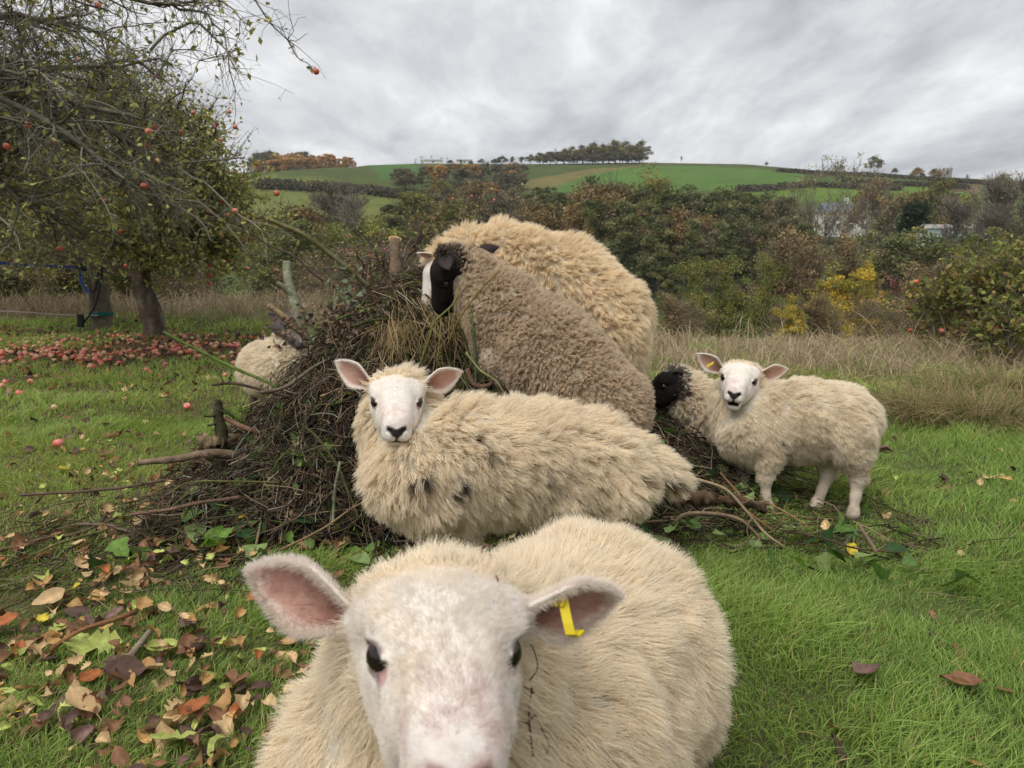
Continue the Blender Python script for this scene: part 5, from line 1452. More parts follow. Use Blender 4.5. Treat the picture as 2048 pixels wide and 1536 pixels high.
def apple_tree(label, base, trunk_pts, limb_targets, r_trunk, n_br, n_tw, leaves, apples, br_len, tw_len, leafcols, bark=(0.16, 0.135, 0.105), sag=0.03, lichen=0.5, leaf_bias=None, up=0.15, tw_r=0.0028, min_z=0.0, extra=()):
    base = np.asarray(base, float)
    root = empty('apple_tree', base); tag(root, label, 'apple tree', None)
    tp = spline(trunk_pts, 12)
    tr = np.linspace(r_trunk * 1.25, r_trunk * 0.8, 12); tr[1:] *= 1.0; tr[0] *= 1.2
    v, q = tubes(tp[None], tr[None], 14)
    v = v + unit(v - np.repeat(tp, 14, 0)) * (r_trunk * 0.35 * (vnoise(v, 9, 1) - 0.5) + r_trunk * 0.2 * (vnoise(v, 30, 2) - 0.5))[:, None]
    c = np.tile(np.array(bark), (len(v), 1)) * (0.6 + 0.8 * vnoise(v, 14, 3))[:, None]
    m = (sstep(0.62, 0.75, vnoise(v, 22, 4)) * lichen)[:, None]; c = c * (1 - m) + m * np.array([0.27, 0.27, 0.22])
    obj('trunk', make_mesh('trunk', v - base, q, M_BARK, c), root)
    top = tp[-1]
    limbs = []
    for tgt in limb_targets:
        tgt = np.asarray(tgt, float)
        st = tp[rng.integers(8, 12)]
        mid = st * 0.5 + tgt * 0.5 + np.array([0, 0, 0.22 * np.linalg.norm(tgt - st)]) + rng.normal(size=3) * 0.12
        lp_ = spline([st, mid, tgt], 12) + rng.normal(size=(12, 3)) * 0.025 * np.linspace(0, 1, 12)[:, None]
        limbs.append(lp_)
        r0 = r_trunk * (0.34 + 0.2 * rng.random())
        v, q = tubes(lp_[None], np.linspace(r0, 0.010, 12)[None], 8)
        v = v + unit(v - np.repeat(lp_, 8, 0)) * (0.012 * (vnoise(v, 14, 1) - 0.5))[:, None]
        c = np.tile(np.array(bark), (len(v), 1)) * (0.55 + 0.8 * vnoise(v, 14, 3))[:, None]
        m = (sstep(0.55, 0.7, vnoise(v, 22, 4)) * lichen)[:, None]; c = c * (1 - m) + m * np.array([0.24, 0.25, 0.19])
        obj('limb', make_mesh('limb', v - base, q, M_BARK, c), root)
    LP = np.stack(limbs)
    # branches
    li = rng.integers(len(limbs), size=n_br); lk = rng.integers(3, 12, size=n_br)
    p0 = LP[li, lk]; ld = unit(LP[li, lk] - LP[li, lk - 1])
    d = unit(ld * 0.7 + rng.normal(size=(n_br, 3)) * 0.65 + [0, 0, up])
    BR = grow(p0, d, br_len * (0.4 + 0.9 * rng.random(n_br)), 8, 0.20, sag)
    if len(extra):                                            # long thin hanging shoots
        EX = np.stack([spline(e_, 8) for e_ in extra]); EX = EX + 0.025 * rng.normal(size=EX.shape)
        BR = np.concatenate([BR, EX, EX, EX]); n_br = len(BR)
    # twigs
    bi = rng.integers(n_br, size=n_tw); bk = rng.integers(1, 8, size=n_tw)
    p0 = BR[bi, bk]; bd = unit(BR[bi, bk] - BR[bi, bk - 1])
    d = unit(bd * 0.6 + rng.normal(size=(n_tw, 3)) * 0.7 + [0, 0, up])
    TW = grow(p0, d, tw_len * (0.3 + 1.0 * rng.random(n_tw)), 5, 0.24, sag * 1.4)
    if min_z:
        ok = (BR[..., 2].min(1) > base[2] + min_z); BR = BR[ok]; n_br = len(BR)
        ok = (TW[..., 2].min(1) > base[2] + min_z); TW = TW[ok]; n_tw = len(TW)
    # spurs
    n_sp = n_tw // 2
    ti = rng.integers(n_tw, size=n_sp); tk = rng.integers(1, 5, size=n_sp)
    SPR = grow(TW[ti, tk], rng.normal(size=(n_sp, 3)) + [0, 0, up], 0.03 + 0.09 * rng.random(n_sp), 3, 0.3, 0)
    def bcol(n): return np.array(bark) * (0.55 + 0.9 * rng.random((n, 1))) * np.array([1, 1, 1]) + (rng.random((n, 1)) < 0.3 * lichen) * np.array([0.09, 0.10, 0.075])
    v1, q1 = tubes(BR, np.linspace(0.011, 0.004, 8)[None] * (0.6 + 0.8 * rng.random((n_br, 1))), 5)
    v2, q2 = tubes(TW, np.linspace(1.3, 0.55, 5)[None] * tw_r * (0.6 + 0.8 * rng.random((n_tw, 1))), 3)
    v3, q3 = tubes(SPR, np.linspace(1.0, 0.6, 3)[None] * tw_r * 0.75 * np.ones((n_sp, 1)), 3)
    V = np.concatenate([v1, v2, v3]); Q = np.concatenate([q1, q2 + len(v1), q3 + len(v1) + len(v2)])
    c = np.concatenate([tube_cols(bcol(n_br), 8, 5), tube_cols(bcol(n_tw), 5, 3), tube_cols(bcol(n_sp), 3, 3)])
    cr_ = obj('crown', make_mesh('crown', V - base, Q, M_TWIG, c), root); cr_['kind'] = 'stuff'
    if leaves:
        pts = np.concatenate([TW[:, 1:].reshape(-1, 3), SPR[:, 1:].reshape(-1, 3)])
        w = np.ones(len(pts)) if leaf_bias is None else leaf_bias(pts)
        k = rng.choice(len(pts), leaves, p=w / w.sum())
        p = pts[k] + rng.normal(size=(leaves, 3)) * 0.02
        lc = np.array(leafcols)[rng.integers(len(leafcols), size=leaves)] * (0.6 + 0.8 * rng.random((leaves, 1)))
        v, q, c = leaf_quads(p, 0.045 + 0.035 * rng.random(leaves), np.array([0, 0, -0.3]), lc)
        fo = obj('foliage', make_mesh('foliage', v - base, q, M_LEAF, c, smooth=False), root); fo['kind'] = 'stuff'
    if apples:
        ends = TW[:, -1]; cen = ends.mean(0)
        w = (np.linalg.norm((ends - cen) / (ends.std(0) + 1e-6), axis=1)) ** 2.5
        for k in rng.choice(len(ends), apples, replace=False, p=w / w.sum()):
            a = rng.choice(5, p=[.5, .12, .05, .03, .3]); s_ = 0.048 + 0.016 * rng.random()
            o = obj('apple', AP[a][1], root); o.scale = (s_,) * 3
            o.location = ends[k] - base - [0, 0, s_ * 0.55]; o.rotation_euler = (rng.normal() * 0.3, rng.normal() * 0.3, rng.random() * 6.28)
    return root

OLIVE = [(0.36, 0.38, 0.13), (0.43, 0.43, 0.14), (0.27, 0.31, 0.11), (0.50, 0.45, 0.15), (0.22, 0.25, 0.10)]
# tree whose limbs reach over from beyond the edge of the picture
b1 = np.array([-6.1, 6.6, 0.0]); b1[2] = gz(b1)
tg = [at(290, 240, 6.6), at(250, 360, 6.2), at(330, 10, 6.4), at(160, 280, 6.9), at(60, 400, 6.4), at(330, 330, 7.3), at(200, 60, 7.2), at(40, 150, 6.0), at(270, 130, 7.6), at(120, 440, 7.2), at(250, -120, 6.8), at(-100, 200, 5.6), at(-200, -100, 7.2), at(230, 210, 7.0), at(300, 390, 6.9), at(100, 40, 6.5), at(0, 280, 6.8)]
apple_tree('old lichened apple tree with bare drooping limbs reaching over the turf', b1, [b1 + [0, 0, -0.05], b1 + [0.08, 0.02, 0.7], b1 + [0.05, 0, 1.3], b1 + [0.15, 0.05, 1.9]], tg, 0.17, 460, 7600, 4200, 44, 0.70, 0.36, OLIVE + [(0.22, 0.20, 0.05)], bark=(0.17, 0.155, 0.12), sag=0.06, lichen=0.6, tw_r=0.0026, min_z=0.75, extra=[[at(330, 10, 6.4), at(450, -30, 6.4), at(530, 30, 6.4), at(590, 108, 6.4)], [at(290, 100, 6.6), at(380, 40, 6.6), at(440, 90, 6.6), at(475, 180, 6.6)], [at(330, 10, 6.4), at(400, 20, 6.5), at(440, 60, 6.5), at(470, 150, 6.5)], [at(300, 150, 6.6), at(360, 110, 6.6), at(420, 115, 6.6), at(470, 135, 6.6)], [at(300, -40, 6.4), at(400, -40, 6.4), at(460, 10, 6.4), at(490, 50, 6.4)], [at(330, 330, 7.3), at(400, 360, 7.2), at(470, 420, 7.1), at(520, 470, 7.0)], [at(300, 390, 6.9), at(380, 400, 6.9), at(450, 440, 6.9), at(500, 500, 6.9)]])
# thin hanging ends against the sky belong to the same kind of growth
t2 = hit(205, 657); t3 = hit(310, 674)
b2 = np.array([t2[0], t2[1], gz(t2)]); b3 = np.array([t3[0], t3[1], gz(t3)])
def low_right(pts): return 0.35 + np.clip((2.6 - pts[:, 2]) / 1.6, 0, 1.2)
tg = [b2 + [dx, dy, dz] for dx, dy, dz in [(-1.6, 0.3, 2.6), (-0.8, -0.6, 3.2), (0.5, -0.5, 3.0), (0.9, 0.5, 2.4), (-1.5, -0.8, 1.6), (0.2, 0.9, 3.3), (-0.6, 1.0, 2.4), (-2.2, 0.2, 1.7), (0.5, -1.2, 1.6), (1.3, 0.4, 1.5), (-0.4, -1.2, 1.3)]]
apple_tree('leafy apple tree with a teal band around its upright trunk', b2, [b2 + [0, 0, -0.05], b2 + [0.0, 0, 0.45], b2 + [0.03, 0, 0.95], b2 + [0.0, 0.05, 1.35]], tg, 0.125, 260, 4600, 17000, 38, 0.8, 0.4, OLIVE, sag=0.05, min_z=0.75)
tg = [b3 + [dx, dy, dz] for dx, dy, dz in [(0.5, 0.2, 2.8), (0.85, -0.2, 2.1), (0.1, -0.6, 2.9), (0.8, 0.6, 1.6), (0.95, -0.3, 1.2), (-0.7, -0.5, 2.6), (0.5, -0.9, 1.7), (0.6, 0.7, 2.5), (-0.9, 0.3, 1.9), (1.0, 0.2, 1.7), (0.7, -0.8, 1.2), (0.2, -0.9, 1.4), (0.8, 0.3, 2.5), (1.0, 0.0, 2.0), (-0.3, -0.3, 3.0), (0.4, -0.4, 2.4)]]
apple_tree('leafy apple tree with many red apples and a leaning dark trunk', b3, [b3 + [0.02, 0, -0.05], b3 + [-0.03, 0, 0.35], b3 + [-0.11, 0, 0.7], b3 + [-0.10, 0.02, 1.15]], tg, 0.125, 330, 6400, 26000, 96, 0.58, 0.34, OLIVE, bark=(0.12, 0.088, 0.068), sag=0.05, leaf_bias=low_right, min_z=0.6)
# more orchard growth at the back
b5 = np.array([-9.2, 12.5, gz([-9.2, 12.5])])
tg = [b5 + [dx, dy, dz] for dx, dy, dz in [(-1, 0, 3), (1.2, 0.2, 2.8), (0.3, -0.6, 3.6), (1.6, -0.2, 1.5), (-1.5, 0.2, 1.8), (0.6, 0.8, 3.2), (0.8, -1.0, 1.4)]]
apple_tree('yellowing apple tree far back in the orchard', b5, [b5 + [0, 0, -0.05], b5 + [0.05, 0, 0.6], b5 + [0, 0, 1.2], b5 + [0.1, 0, 1.6]], tg, 0.11, 180, 2800, 12000, 14, 0.9, 0.42, OLIVE + [(0.26, 0.22, 0.05), (0.24, 0.20, 0.05)], sag=0.04)
# leafy tree at the other edge of the pasture, full of red apples
b4 = np.array([5.75, 7.9, gz([5.75, 7.9])])
tg = [b4 + [dx, dy, dz] for dx, dy, dz in [(-0.9, 0.2, 0.65), (-0.5, -0.3, 0.85), (-0.1, -0.4, 1.0), (-1.1, 0.3, 0.45), (-0.8, -0.6, 0.4), (0.6, 0, 1.1), (0.1, -0.7, 0.7), (-0.3, 0.5, 0.9), (0.9, -0.3, 1.0)]]
apple_tree('low spreading apple tree with large red apples beside the dead grass', b4, [b4 + [0, 0, -0.05], b4 + [0.02, 0, 0.25], b4 + [0, 0, 0.5], b4 + [-0.05, 0, 0.7]], tg, 0.07, 170, 3000, 13000, 30, 0.40, 0.28, [(0.20, 0.24, 0.06), (0.26, 0.28, 0.07), (0.14, 0.18, 0.05), (0.31, 0.27, 0.08), (0.32, 0.22, 0.09)], sag=0.03)
# little bare apple tree beyond the heap, only its head shows over the golden sheep
b6 = on_ground(985, 16.0)
tg = [b6 + [dx, dy, dz] for dx, dy, dz in [(-0.4, 0, 2.9), (0.3, 0.1, 3.1), (0, -0.2, 3.2), (0.5, 0, 2.6), (-0.6, 0.2, 2.4)]]
apple_tree('small nearly bare apple tree with pale red fruit beyond the golden sheep', b6, [b6 + [0, 0, -0.05], b6 + [0.05, 0, 0.8], b6 + [0, 0, 1.4], b6 + [0, 0, 1.9]], tg, 0.07, 70, 700, 260, 26, 0.5, 0.3, OLIVE, bark=(0.14, 0.12, 0.10), tw_r=0.005)
b7 = on_ground(800, 9.2)
tg = [b7 + [dx, dy, dz] for dx, dy, dz in [(-0.5, 0, 1.1), (0.2, 0.1, 1.3), (0.45, 0, 1.05), (-0.1, -0.2, 1.2)]]
apple_tree('red berried bare bush standing beyond the sawn stump', b7, [b7 + [0, 0, -0.05], b7 + [0.02, 0, 0.3], b7 + [0, 0, 0.5], b7 + [0, 0, 0.7]], tg, 0.03, 60, 500, 120, 60, 0.4, 0.22, OLIVE, bark=(0.12, 0.09, 0.075), tw_r=0.0028)
for o in list(bpy.data.objects):
    if o.name.startswith('apple_tree') and 'berried' in o.get('label', ''):
        o.name = 'berry_bush'; o['category'] = 'bush'
        for ch in o.children:
            if ch.name.startswith('apple'):
                ch.name = 'berry'; ch.scale = (0.026,) * 3

# ---------------------------------------------------------------- slackline kit strung to the banded trunk
def strap_mat(name, c): return mat_attr(name, rough=0.6, spec=0.2, base=c, noise=[(50, 0.8, 1.15)])
M_BLUE = strap_mat('blue_webbing', (0.035, 0.09, 0.42)); M_BLK = strap_mat('black_webbing', (0.012, 0.012, 0.014)); M_TEAL = strap_mat('teal_band', (0.01, 0.13, 0.12)); M_ROPE = strap_mat('grey_rope', (0.36, 0.30, 0.26))
d2 = float(np.linalg.norm((b2 - CAM) @ FWD))
def strap(name, label, cat, pts, mat, w, th, wd=UPV):
    C0 = spline(pts, 14); off = C0[int(np.argmin(C0[:, 2]))]
    v, q = box_strip(C0, wd, w, th)
    return tag(obj(name, make_mesh(name, v - off, q, mat, smooth=False), loc=off), label, cat)
D = 10.6
r_root = empty('ratchet', at(162, 536, D)); tag(r_root, 'black ratchet joining the blue strap to the tree sling', 'ratchet')
for nm, (a_, b_, hgt) in {'handle': ((155, 534), (172, 540), 0.05), 'spool': ((158, 530), (166, 533), 0.07)}.items():
    v, q = box_strip([at(*a_, D), at((a_[0] + b_[0]) / 2, (a_[1] + b_[1]) / 2, D), at(*b_, D)], UPV, hgt, 0.05)
    obj(nm, make_mesh(nm, v - np.array(r_root.location), q, M_BLK, smooth=False), r_root)
strap('blue_strap', 'taut blue webbing strap stretched to the ratchet', 'strap', [at(-400, 518, 9.5), at(-100, 522, 10.0), at(60, 530, 10.4), at(158, 535, D)], M_BLUE, 0.035, 0.004)
strap('strap_tail', 'loose blue strap tail hanging in a loop from the ratchet', 'strap', [at(158, 540, D), at(163, 562, D), at(174, 582, D), at(184, 586, D)], M_BLUE, 0.045, 0.005, RGT)
strap('sling', 'black sling looped from the strap tail up to the trunk', 'sling', [at(184, 586, D), at(192, 578, D), at(196, 548, D), at(204, 516, D)], M_BLK, 0.04, 0.006, RGT)
strap('sling', 'black strap hanging down the trunk to the grey rope', 'sling', [at(205, 518, D), at(203, 548, D), at(197, 590, D), at(186, 620, D), at(168, 645, D)], M_BLK, 0.03, 0.006, RGT)
strap('rope', 'pale grey lower rope stretched to the teal band', 'rope', [at(-400, 615, 9.5), at(0, 622, 10.3), at(110, 629, 10.6), at(196, 631, 10.75)], M_ROPE, 0.02, 0.02)
strap('pad', 'black oval tree pad dangling from the lower rope', 'pad', [at(160, 629, D - 0.05), at(162, 640, D - 0.05), at(161, 654, D - 0.05)], M_BLK, 0.075, 0.05, RGT)
tb = np.array([b2[0], b2[1], b2[2] + 0.17])
an = np.linspace(0, 2 * np.pi, 21)[:-1]
V = np.concatenate([np.stack([b2[0] + 0.165 * np.cos(an), b2[1] + 0.165 * np.sin(an), np.full(20, b2[2] + z)], 1) for z in (0.19, 0.245)] + [np.stack([b2[0] + 0.135 * np.cos(an), b2[1] + 0.135 * np.sin(an), np.full(20, b2[2] + z)], 1) for z in (0.245, 0.19)])
ii = np.arange(20); jj = np.roll(ii, -1)
Q = np.concatenate([np.stack([ii + 20 * k, jj + 20 * k, jj + 20 * ((k + 1) % 4), ii + 20 * ((k + 1) % 4)], 1) for k in range(4)])
tag(obj('trunk_band', make_mesh('trunk_band', V - tb, Q, M_TEAL, smooth=False), loc=tb), 'teal grease band wrapped around the apple trunk', 'band')
# ================================================================== VALLEY TREES, HEDGES, HOUSES
M_CROWN = mat_attr('tree_foliage', rough=0.8, spec=0.08, trans=0.22, trans_tint=(1.1, 1.05, 0.6))
def blob_leaves(cent, rad, n, size, cols, squash=0.8, shell=0.55):
    """leaf-sized faces through lobes; cols per lobe"""
    P, C, S = [], [], []
    for c_, r_, k, col_ in zip(cent, rad, n, cols):
        d = unit(rng.normal(size=(k, 3)))
        rr = r_ * (shell + (1 - shell) * rng.random(k) ** 0.6) * (0.75 + 0.5 * vnoise(d * 2 + c_, 1.7, 3))
        p = c_ + d * rr[:, None] * [1, 1, squash]
        P.append(p); C.append(col_ * (0.65 + 0.7 * rng.random((k, 1)))); S.append(size * (0.6 + 0.8 * rng.random(k)))
    P = np.concatenate(P); C = np.concatenate(C); S = np.concatenate(S)
    return leaf_quads(P, S, np.array([0, 0, -0.2]), C, 0.75)

def skeleton(H, spread, n_limb, n_br, n_tw, r0, lowest=0.3, up=0.5, seed=0, rtw=0.012, fork=0.0, lw=0.9):
    """trunk, limbs, branches, twigs of a tree of height H -> list of (P, R, S)"""
    tp = spline([[0, 0, -0.3], [0.1 * rng.normal(), 0.1 * rng.normal(), H * 0.3], [0.25 * rng.normal(), 0.25 * rng.normal(), H * 0.6], [0.3 * rng.normal(), 0.3 * rng.normal(), H * 0.93]], 12)
    trunk = (tp[None], np.linspace(r0 * 1.2, r0 * 0.15, 12)[None], 7)
    k = rng.integers(0, 12, size=n_limb); k = np.clip((lowest * 12 + (11 - lowest * 12) * rng.random(n_limb)).astype(int), 1, 10)
    a = rng.random(n_limb) * 6.28
    rel = 1 - (k / 11.0 - lowest) / (1 - lowest) * 0.65
    d = np.stack([np.cos(a), np.sin(a), np.full(n_limb, up) + 0.3 * rng.normal(size=n_limb)], 1)
    LM = wander(tp[k], d, spread * rel * lw * (0.7 + 0.5 * rng.random(n_limb)), 8, 0.13, -0.06 * up)
    li = rng.integers(n_limb, size=n_br); lk = rng.integers(2, 8, size=n_br)
    BR = wander(LM[li, lk], unit(LM[li, lk] - LM[li, lk - 1]) + 0.7 * rng.normal(size=(n_br, 3)) + [0, 0, up * 0.5], spread * 0.42 * (0.4 + 0.8 * rng.random(n_br)), 6, 0.18, -0.05 * up)
    bi = rng.integers(n_br, size=n_tw); bk = rng.integers(1, 6, size=n_tw)
    TW = wander(BR[bi, bk], unit(BR[bi, bk] - BR[bi, bk - 1]) + 0.7 * rng.normal(size=(n_tw, 3)) + [0, 0, up * 0.6], spread * 0.22 * (0.4 + 0.9 * rng.random(n_tw)), 4, 0.15, -0.04)
    out = [(LM, np.linspace(r0 * 0.45, r0 * 0.10, 8)[None] * np.ones((n_limb, 1)), 5), (BR, np.linspace(r0 * 0.13, rtw * 1.2, 6)[None] * np.ones((n_br, 1)), 4), (TW, np.linspace(rtw, rtw * 0.5, 4)[None] * np.ones((n_tw, 1)), 3)]
    return trunk, out, LM, BR, TW

def join_tubes(lst, bark):
    Vs, Qs, Cs, n0 = [], [], [], 0
    for P, R, S in lst:
        v, q = tubes(P, R, S); Vs.append(v); Qs.append(q + n0); n0 += len(v)
        Cs.append(tube_cols(np.array(bark) * (0.6 + 0.8 * rng.random((len(P), 1))), P.shape[1], S))
    return np.concatenate(Vs), np.concatenate(Qs), np.concatenate(Cs)

class Proto:
    pass
def make_proto(H, spread, cols, bark, leaf, n_leaf, n_lobe, lowest, up=0.5, n_limb=14, n_br=70, n_tw=260, r0=0.2, lobe=0.28, flat=0.7, rtw=0.012, bare=False, shell=0.3, lw=0.9, dome=False):
    p = Proto(); p.H = H
    cols = np.array(cols) * 2.15; bark = tuple(np.array(bark) * 1.5)
    trunk, out, LM, BR, TW = skeleton(H, spread, n_limb, n_br, n_tw, r0, lowest, up, rtw=rtw, lw=lw)
    v, q, c = join_tubes([trunk], bark); p.trunk = make_mesh('trunk', v, q, M_BARK, c)
    v, q, c = join_tubes(out, bark); p.limbs = make_mesh('limbs', v, q, M_BARK, c)
    p.foliage = None
    if n_leaf:
        tips = np.concatenate([BR[:, -1], BR[:, 3], LM[:, -1], TW[:, -1]])
        if dome:
            a = rng.random(n_lobe) * 6.28; e = rng.random(n_lobe) ** 0.7 * np.pi * 0.62
            rr = (0.55 + 0.4 * rng.random(n_lobe))
            cen = np.stack([np.cos(a) * np.sin(e) * spread * rr, np.sin(a) * np.sin(e) * spread * rr, H * (lowest + (1 - lowest) * 0.42) + H * (1 - lowest) * 0.50 * np.cos(e) * rr], 1)
        else:
            cen = tips[rng.choice(len(tips), n_lobe)] + rng.normal(size=(n_lobe, 3)) * spread * 0.06
            nt_ = n_lobe // 4                                  # leafy leader along the upper trunk
            zt = lowest + (0.95 - lowest) * rng.random(nt_) ** 0.7
            cen[:nt_] = np.stack([rng.normal(size=nt_) * spread * 0.10, rng.normal(size=nt_) * spread * 0.10, H * zt], 1)
        rad = spread * lobe * (0.55 + 0.8 * rng.random(n_lobe))
        colr = np.array(cols)[rng.integers(len(cols), size=n_lobe)] * (0.7 + 0.6 * rng.random((n_lobe, 1)))
        v, q, c = blob_leaves(cen, rad, [n_leaf // n_lobe] * n_lobe, leaf, colr, flat, shell)
        p.foliage = make_mesh('foliage', v, q, M_CROWN, c, smooth=False)
    return p

def plant(p, name, label, cat, group, loc, h, rot=None, wid=1.0):
    o = empty(name, loc)
    s_ = h / p.H
    o.scale = (s_ * wid, s_ * wid, s_)
    o.rotation_euler = (0, 0, rng.random() * 6.28 if rot is None else rot)
    tag(o, label.replace('{w}', p.word), cat, group)
    obj('trunk', p.trunk, o)
    l = obj('limbs', p.limbs, o); l['kind'] = 'stuff'
    if p.foliage:
        f = obj('crown', p.foliage, o); f['kind'] = 'stuff'
    return o

DG = [(0.066, 0.074, 0.032), (0.080, 0.088, 0.038), (0.056, 0.062, 0.030), (0.100, 0.098, 0.042)]
OLV = [(0.115, 0.115, 0.035), (0.095, 0.105, 0.035), (0.14, 0.125, 0.04), (0.075, 0.085, 0.03)]
OR = [(0.135, 0.090, 0.042), (0.12, 0.086, 0.042), (0.15, 0.102, 0.05), (0.105, 0.086, 0.042)]
YE = [(0.28, 0.205, 0.032), (0.22, 0.18, 0.036), (0.33, 0.235, 0.03), (0.14, 0.14, 0.036), (0.12, 0.125, 0.036)]
BRN_ = [(0.105, 0.090, 0.055), (0.092, 0.080, 0.050), (0.118, 0.098, 0.058), (0.088, 0.086, 0.048)]
BK = (0.085, 0.075, 0.06); BKG = (0.15, 0.13, 0.105)
alder = [make_proto(15, 4.0, DG, BK, 0.29, 9500, 60, 0.30, up=0.35, lobe=0.26, flat=0.55) for _ in range(3)]
oak = [make_proto(13, 5.2, [(0.10, 0.095, 0.035), (0.13, 0.11, 0.04), (0.085, 0.08, 0.03)], BK, 0.30, 9500, 60, 0.12, dome=True, lobe=0.25) for _ in range(2)]
oak_or = [make_proto(12, 5.2, OR, BK, 0.30, 9500, 60, 0.20, dome=True, lobe=0.24) for _ in range(2)]
brownt = [make_proto(13, 4.2, BRN_, BKG, 0.26, 8000, 60, 0.25, up=0.6, lobe=0.26) for _ in range(2)]
ash = [make_proto(16, 4.6, [(0.16, 0.145, 0.075), (0.13, 0.12, 0.06)], BKG, 0.22, 700, 60, 0.30, up=1.0, n_limb=16, n_br=110, n_tw=650, r0=0.14, lobe=0.20, rtw=0.017) for _ in range(3)]
bare = [make_proto(12, 3.8, [(0.1, 0.1, 0.05)], BKG, 0.2, 0, 0, 0.15, up=0.9, n_limb=24, n_br=220, n_tw=1900, r0=0.12, rtw=0.024) for _ in range(2)]
olive = [make_proto(6, 2.9, OLV, BK, 0.13, 10500, 80, 0.08, up=0.5, lobe=0.24, n_limb=18, n_br=110, n_tw=600, r0=0.08, rtw=0.010) for _ in range(2)]
yellow = [make_proto(4.6, 2.5, YE, (0.11, 0.085, 0.05), 0.10, 12000, 90, 0.05, up=0.6, lobe=0.22, n_limb=20, n_br=120, n_tw=700, r0=0.06, rtw=0.008, shell=0.1) for _ in range(2)]
orange = make_proto(5, 2.6, [(0.135, 0.100, 0.058), (0.12, 0.098, 0.056), (0.15, 0.110, 0.06), (0.11, 0.096, 0.052)], (0.15, 0.11, 0.08), 0.14, 5200, 80, 0.05, up=0.9, lobe=0.2, n_limb=24, n_br=180, n_tw=1400, r0=0.05, rtw=0.010, shell=0.1)
purple = make_proto(3.6, 2.0, [(0.20, 0.065, 0.075), (0.16, 0.06, 0.06), (0.12, 0.07, 0.05)], (0.14, 0.07, 0.07), 0.10, 3600, 60, 0.05, up=0.7, n_limb=18, n_br=120, n_tw=900, r0=0.04, rtw=0.008, shell=0.1)
darkbush = [make_proto(4.5, 2.8, DG + [(0.10, 0.105, 0.035)], BK, 0.15, 6000, 60, 0.05, up=0.4, lobe=0.25, n_limb=16, n_br=90, n_tw=400, r0=0.06, rtw=0.01) for _ in range(2)]
scrub = [make_proto(3.2, 1.8, [(0.13, 0.10, 0.065), (0.10, 0.095, 0.04), (0.16, 0.12, 0.075)], (0.16, 0.125, 0.095), 0.07, 3200, 60, 0.03, up=0.7, n_limb=22, n_br=170, n_tw=1500, r0=0.035, rtw=0.006, shell=0.1) for _ in range(2)]
ivyt = make_proto(11, 1.9, [(0.024, 0.038, 0.02), (0.03, 0.045, 0.022), (0.02, 0.03, 0.017)], BK, 0.25, 6000, 60, 0.05, up=1.2, lobe=0.36, flat=1.4, n_limb=12, n_br=40, n_tw=100)
larch = [make_proto(13, 2.6, [(0.27, 0.155, 0.06), (0.23, 0.135, 0.055), (0.20, 0.13, 0.06)], BK, 0.5, 2600, 40, 0.15, up=0.3, lobe=0.32) for _ in range(2)]
farwood = [make_proto(12, 5.0, [(0.075, 0.07, 0.045), (0.10, 0.085, 0.05), (0.06, 0.062, 0.04)], BK, 0.6, 3600, 40, 0.05, dome=True, lobe=0.30) for _ in range(3)]

for ps, w in [(alder, 'dark green'), (oak, 'dull olive'), (oak_or, 'russet'), (brownt, 'grey brown'), (ash, 'thin leaved'), (bare, 'leafless'), (olive, 'olive green'), (yellow, 'golden'), ([orange], 'tawny twiggy'), ([purple], 'purple'), (darkbush, 'deep green'), (scrub, 'brown twiggy'), ([ivyt], 'ivied'), (larch, 'orange brown'), (farwood, 'drab grey')]:
    for p_ in ps:
        p_.word = w
def pick(l): return l[rng.integers(len(l))] if isinstance(l, list) else l
def tree_at(proto, px, Y, top_py, name, label, cat, group=None, wid=1.0, base=None, rot=None):
    """tree standing on the ground at column px, distance Y, its top reaching photo row top_py"""
    g_ = on_ground(px, Y)
    ztop = CAM[2] + (500 - top_py) / F * Y
    h = max(1.0, ztop - g_[2])
    return plant(pick(proto), name, label, cat, group, g_, h, rot, wid)

# --- hilltop clump and skyline trees
HT = 'copse on the hill crest'
for px, top in [(1270, 292), (1245, 293), (1222, 290), (1200, 298), (1180, 294), (1160, 300), (1142, 303), (1125, 306), (1255, 300), (1232, 300), (1210, 302), (1190, 306), (1170, 306)]:
    tree_at(oak, px, 418 + 12 * rng.random(), top, 'oak_tree', 'dark olive oak in the copse on the green hill crest', 'tree', HT, 1.35)
for px, top, pr in [(1108, 308, ash), (1092, 318, brownt), (1078, 314, oak), (1060, 318, oak), (1042, 322, brownt), (1025, 322, brownt), (1005, 320, farwood), (990, 326, farwood), (965, 326, oak), (945, 330, farwood), (925, 328, brownt), (905, 328, farwood)]:
    tree_at(pr, px, 405 + 20 * rng.random(), top, 'hedgerow_tree', '{w} tree in the belt running down from the hill copse', 'tree', 'trees running down from the hill copse', 1.5)
for px, top in [(850, 323), (868, 322), (888, 325), (900, 326), (838, 328)]:
    tree_at(ash, px, 470, top, 'skyline_tree', 'bare pale tree on the far skyline by the white barns', 'tree', 'bare skyline trees by the barns', 1.3)
tree_at(bare, 1351, 440, 323, 'skyline_tree', 'lone tiny bare tree on the bright green hilltop', 'tree')
tree_at(oak, 1515, 436, 332, 'skyline_tree', 'small round tree on the crest of the bright green hill', 'tree', wid=1.2)
tree_at(oak, 1723, 400, 319, 'oak_tree', 'big solitary dark oak on the skyline above the white house', 'tree', wid=1.15)
tree_at(oak, 1660, 430, 337, 'skyline_tree', 'small bushy tree on the skyline beside the solitary oak', 'tree')
tree_at(oak_or, 1764, 390, 343, 'oak_tree', 'small pinkish brown round tree on the skyline hedge', 'tree')
tree_at(oak_or, 1808, 350, 342, 'oak_tree', 'broad russet oak before the church tower', 'tree', wid=1.1)
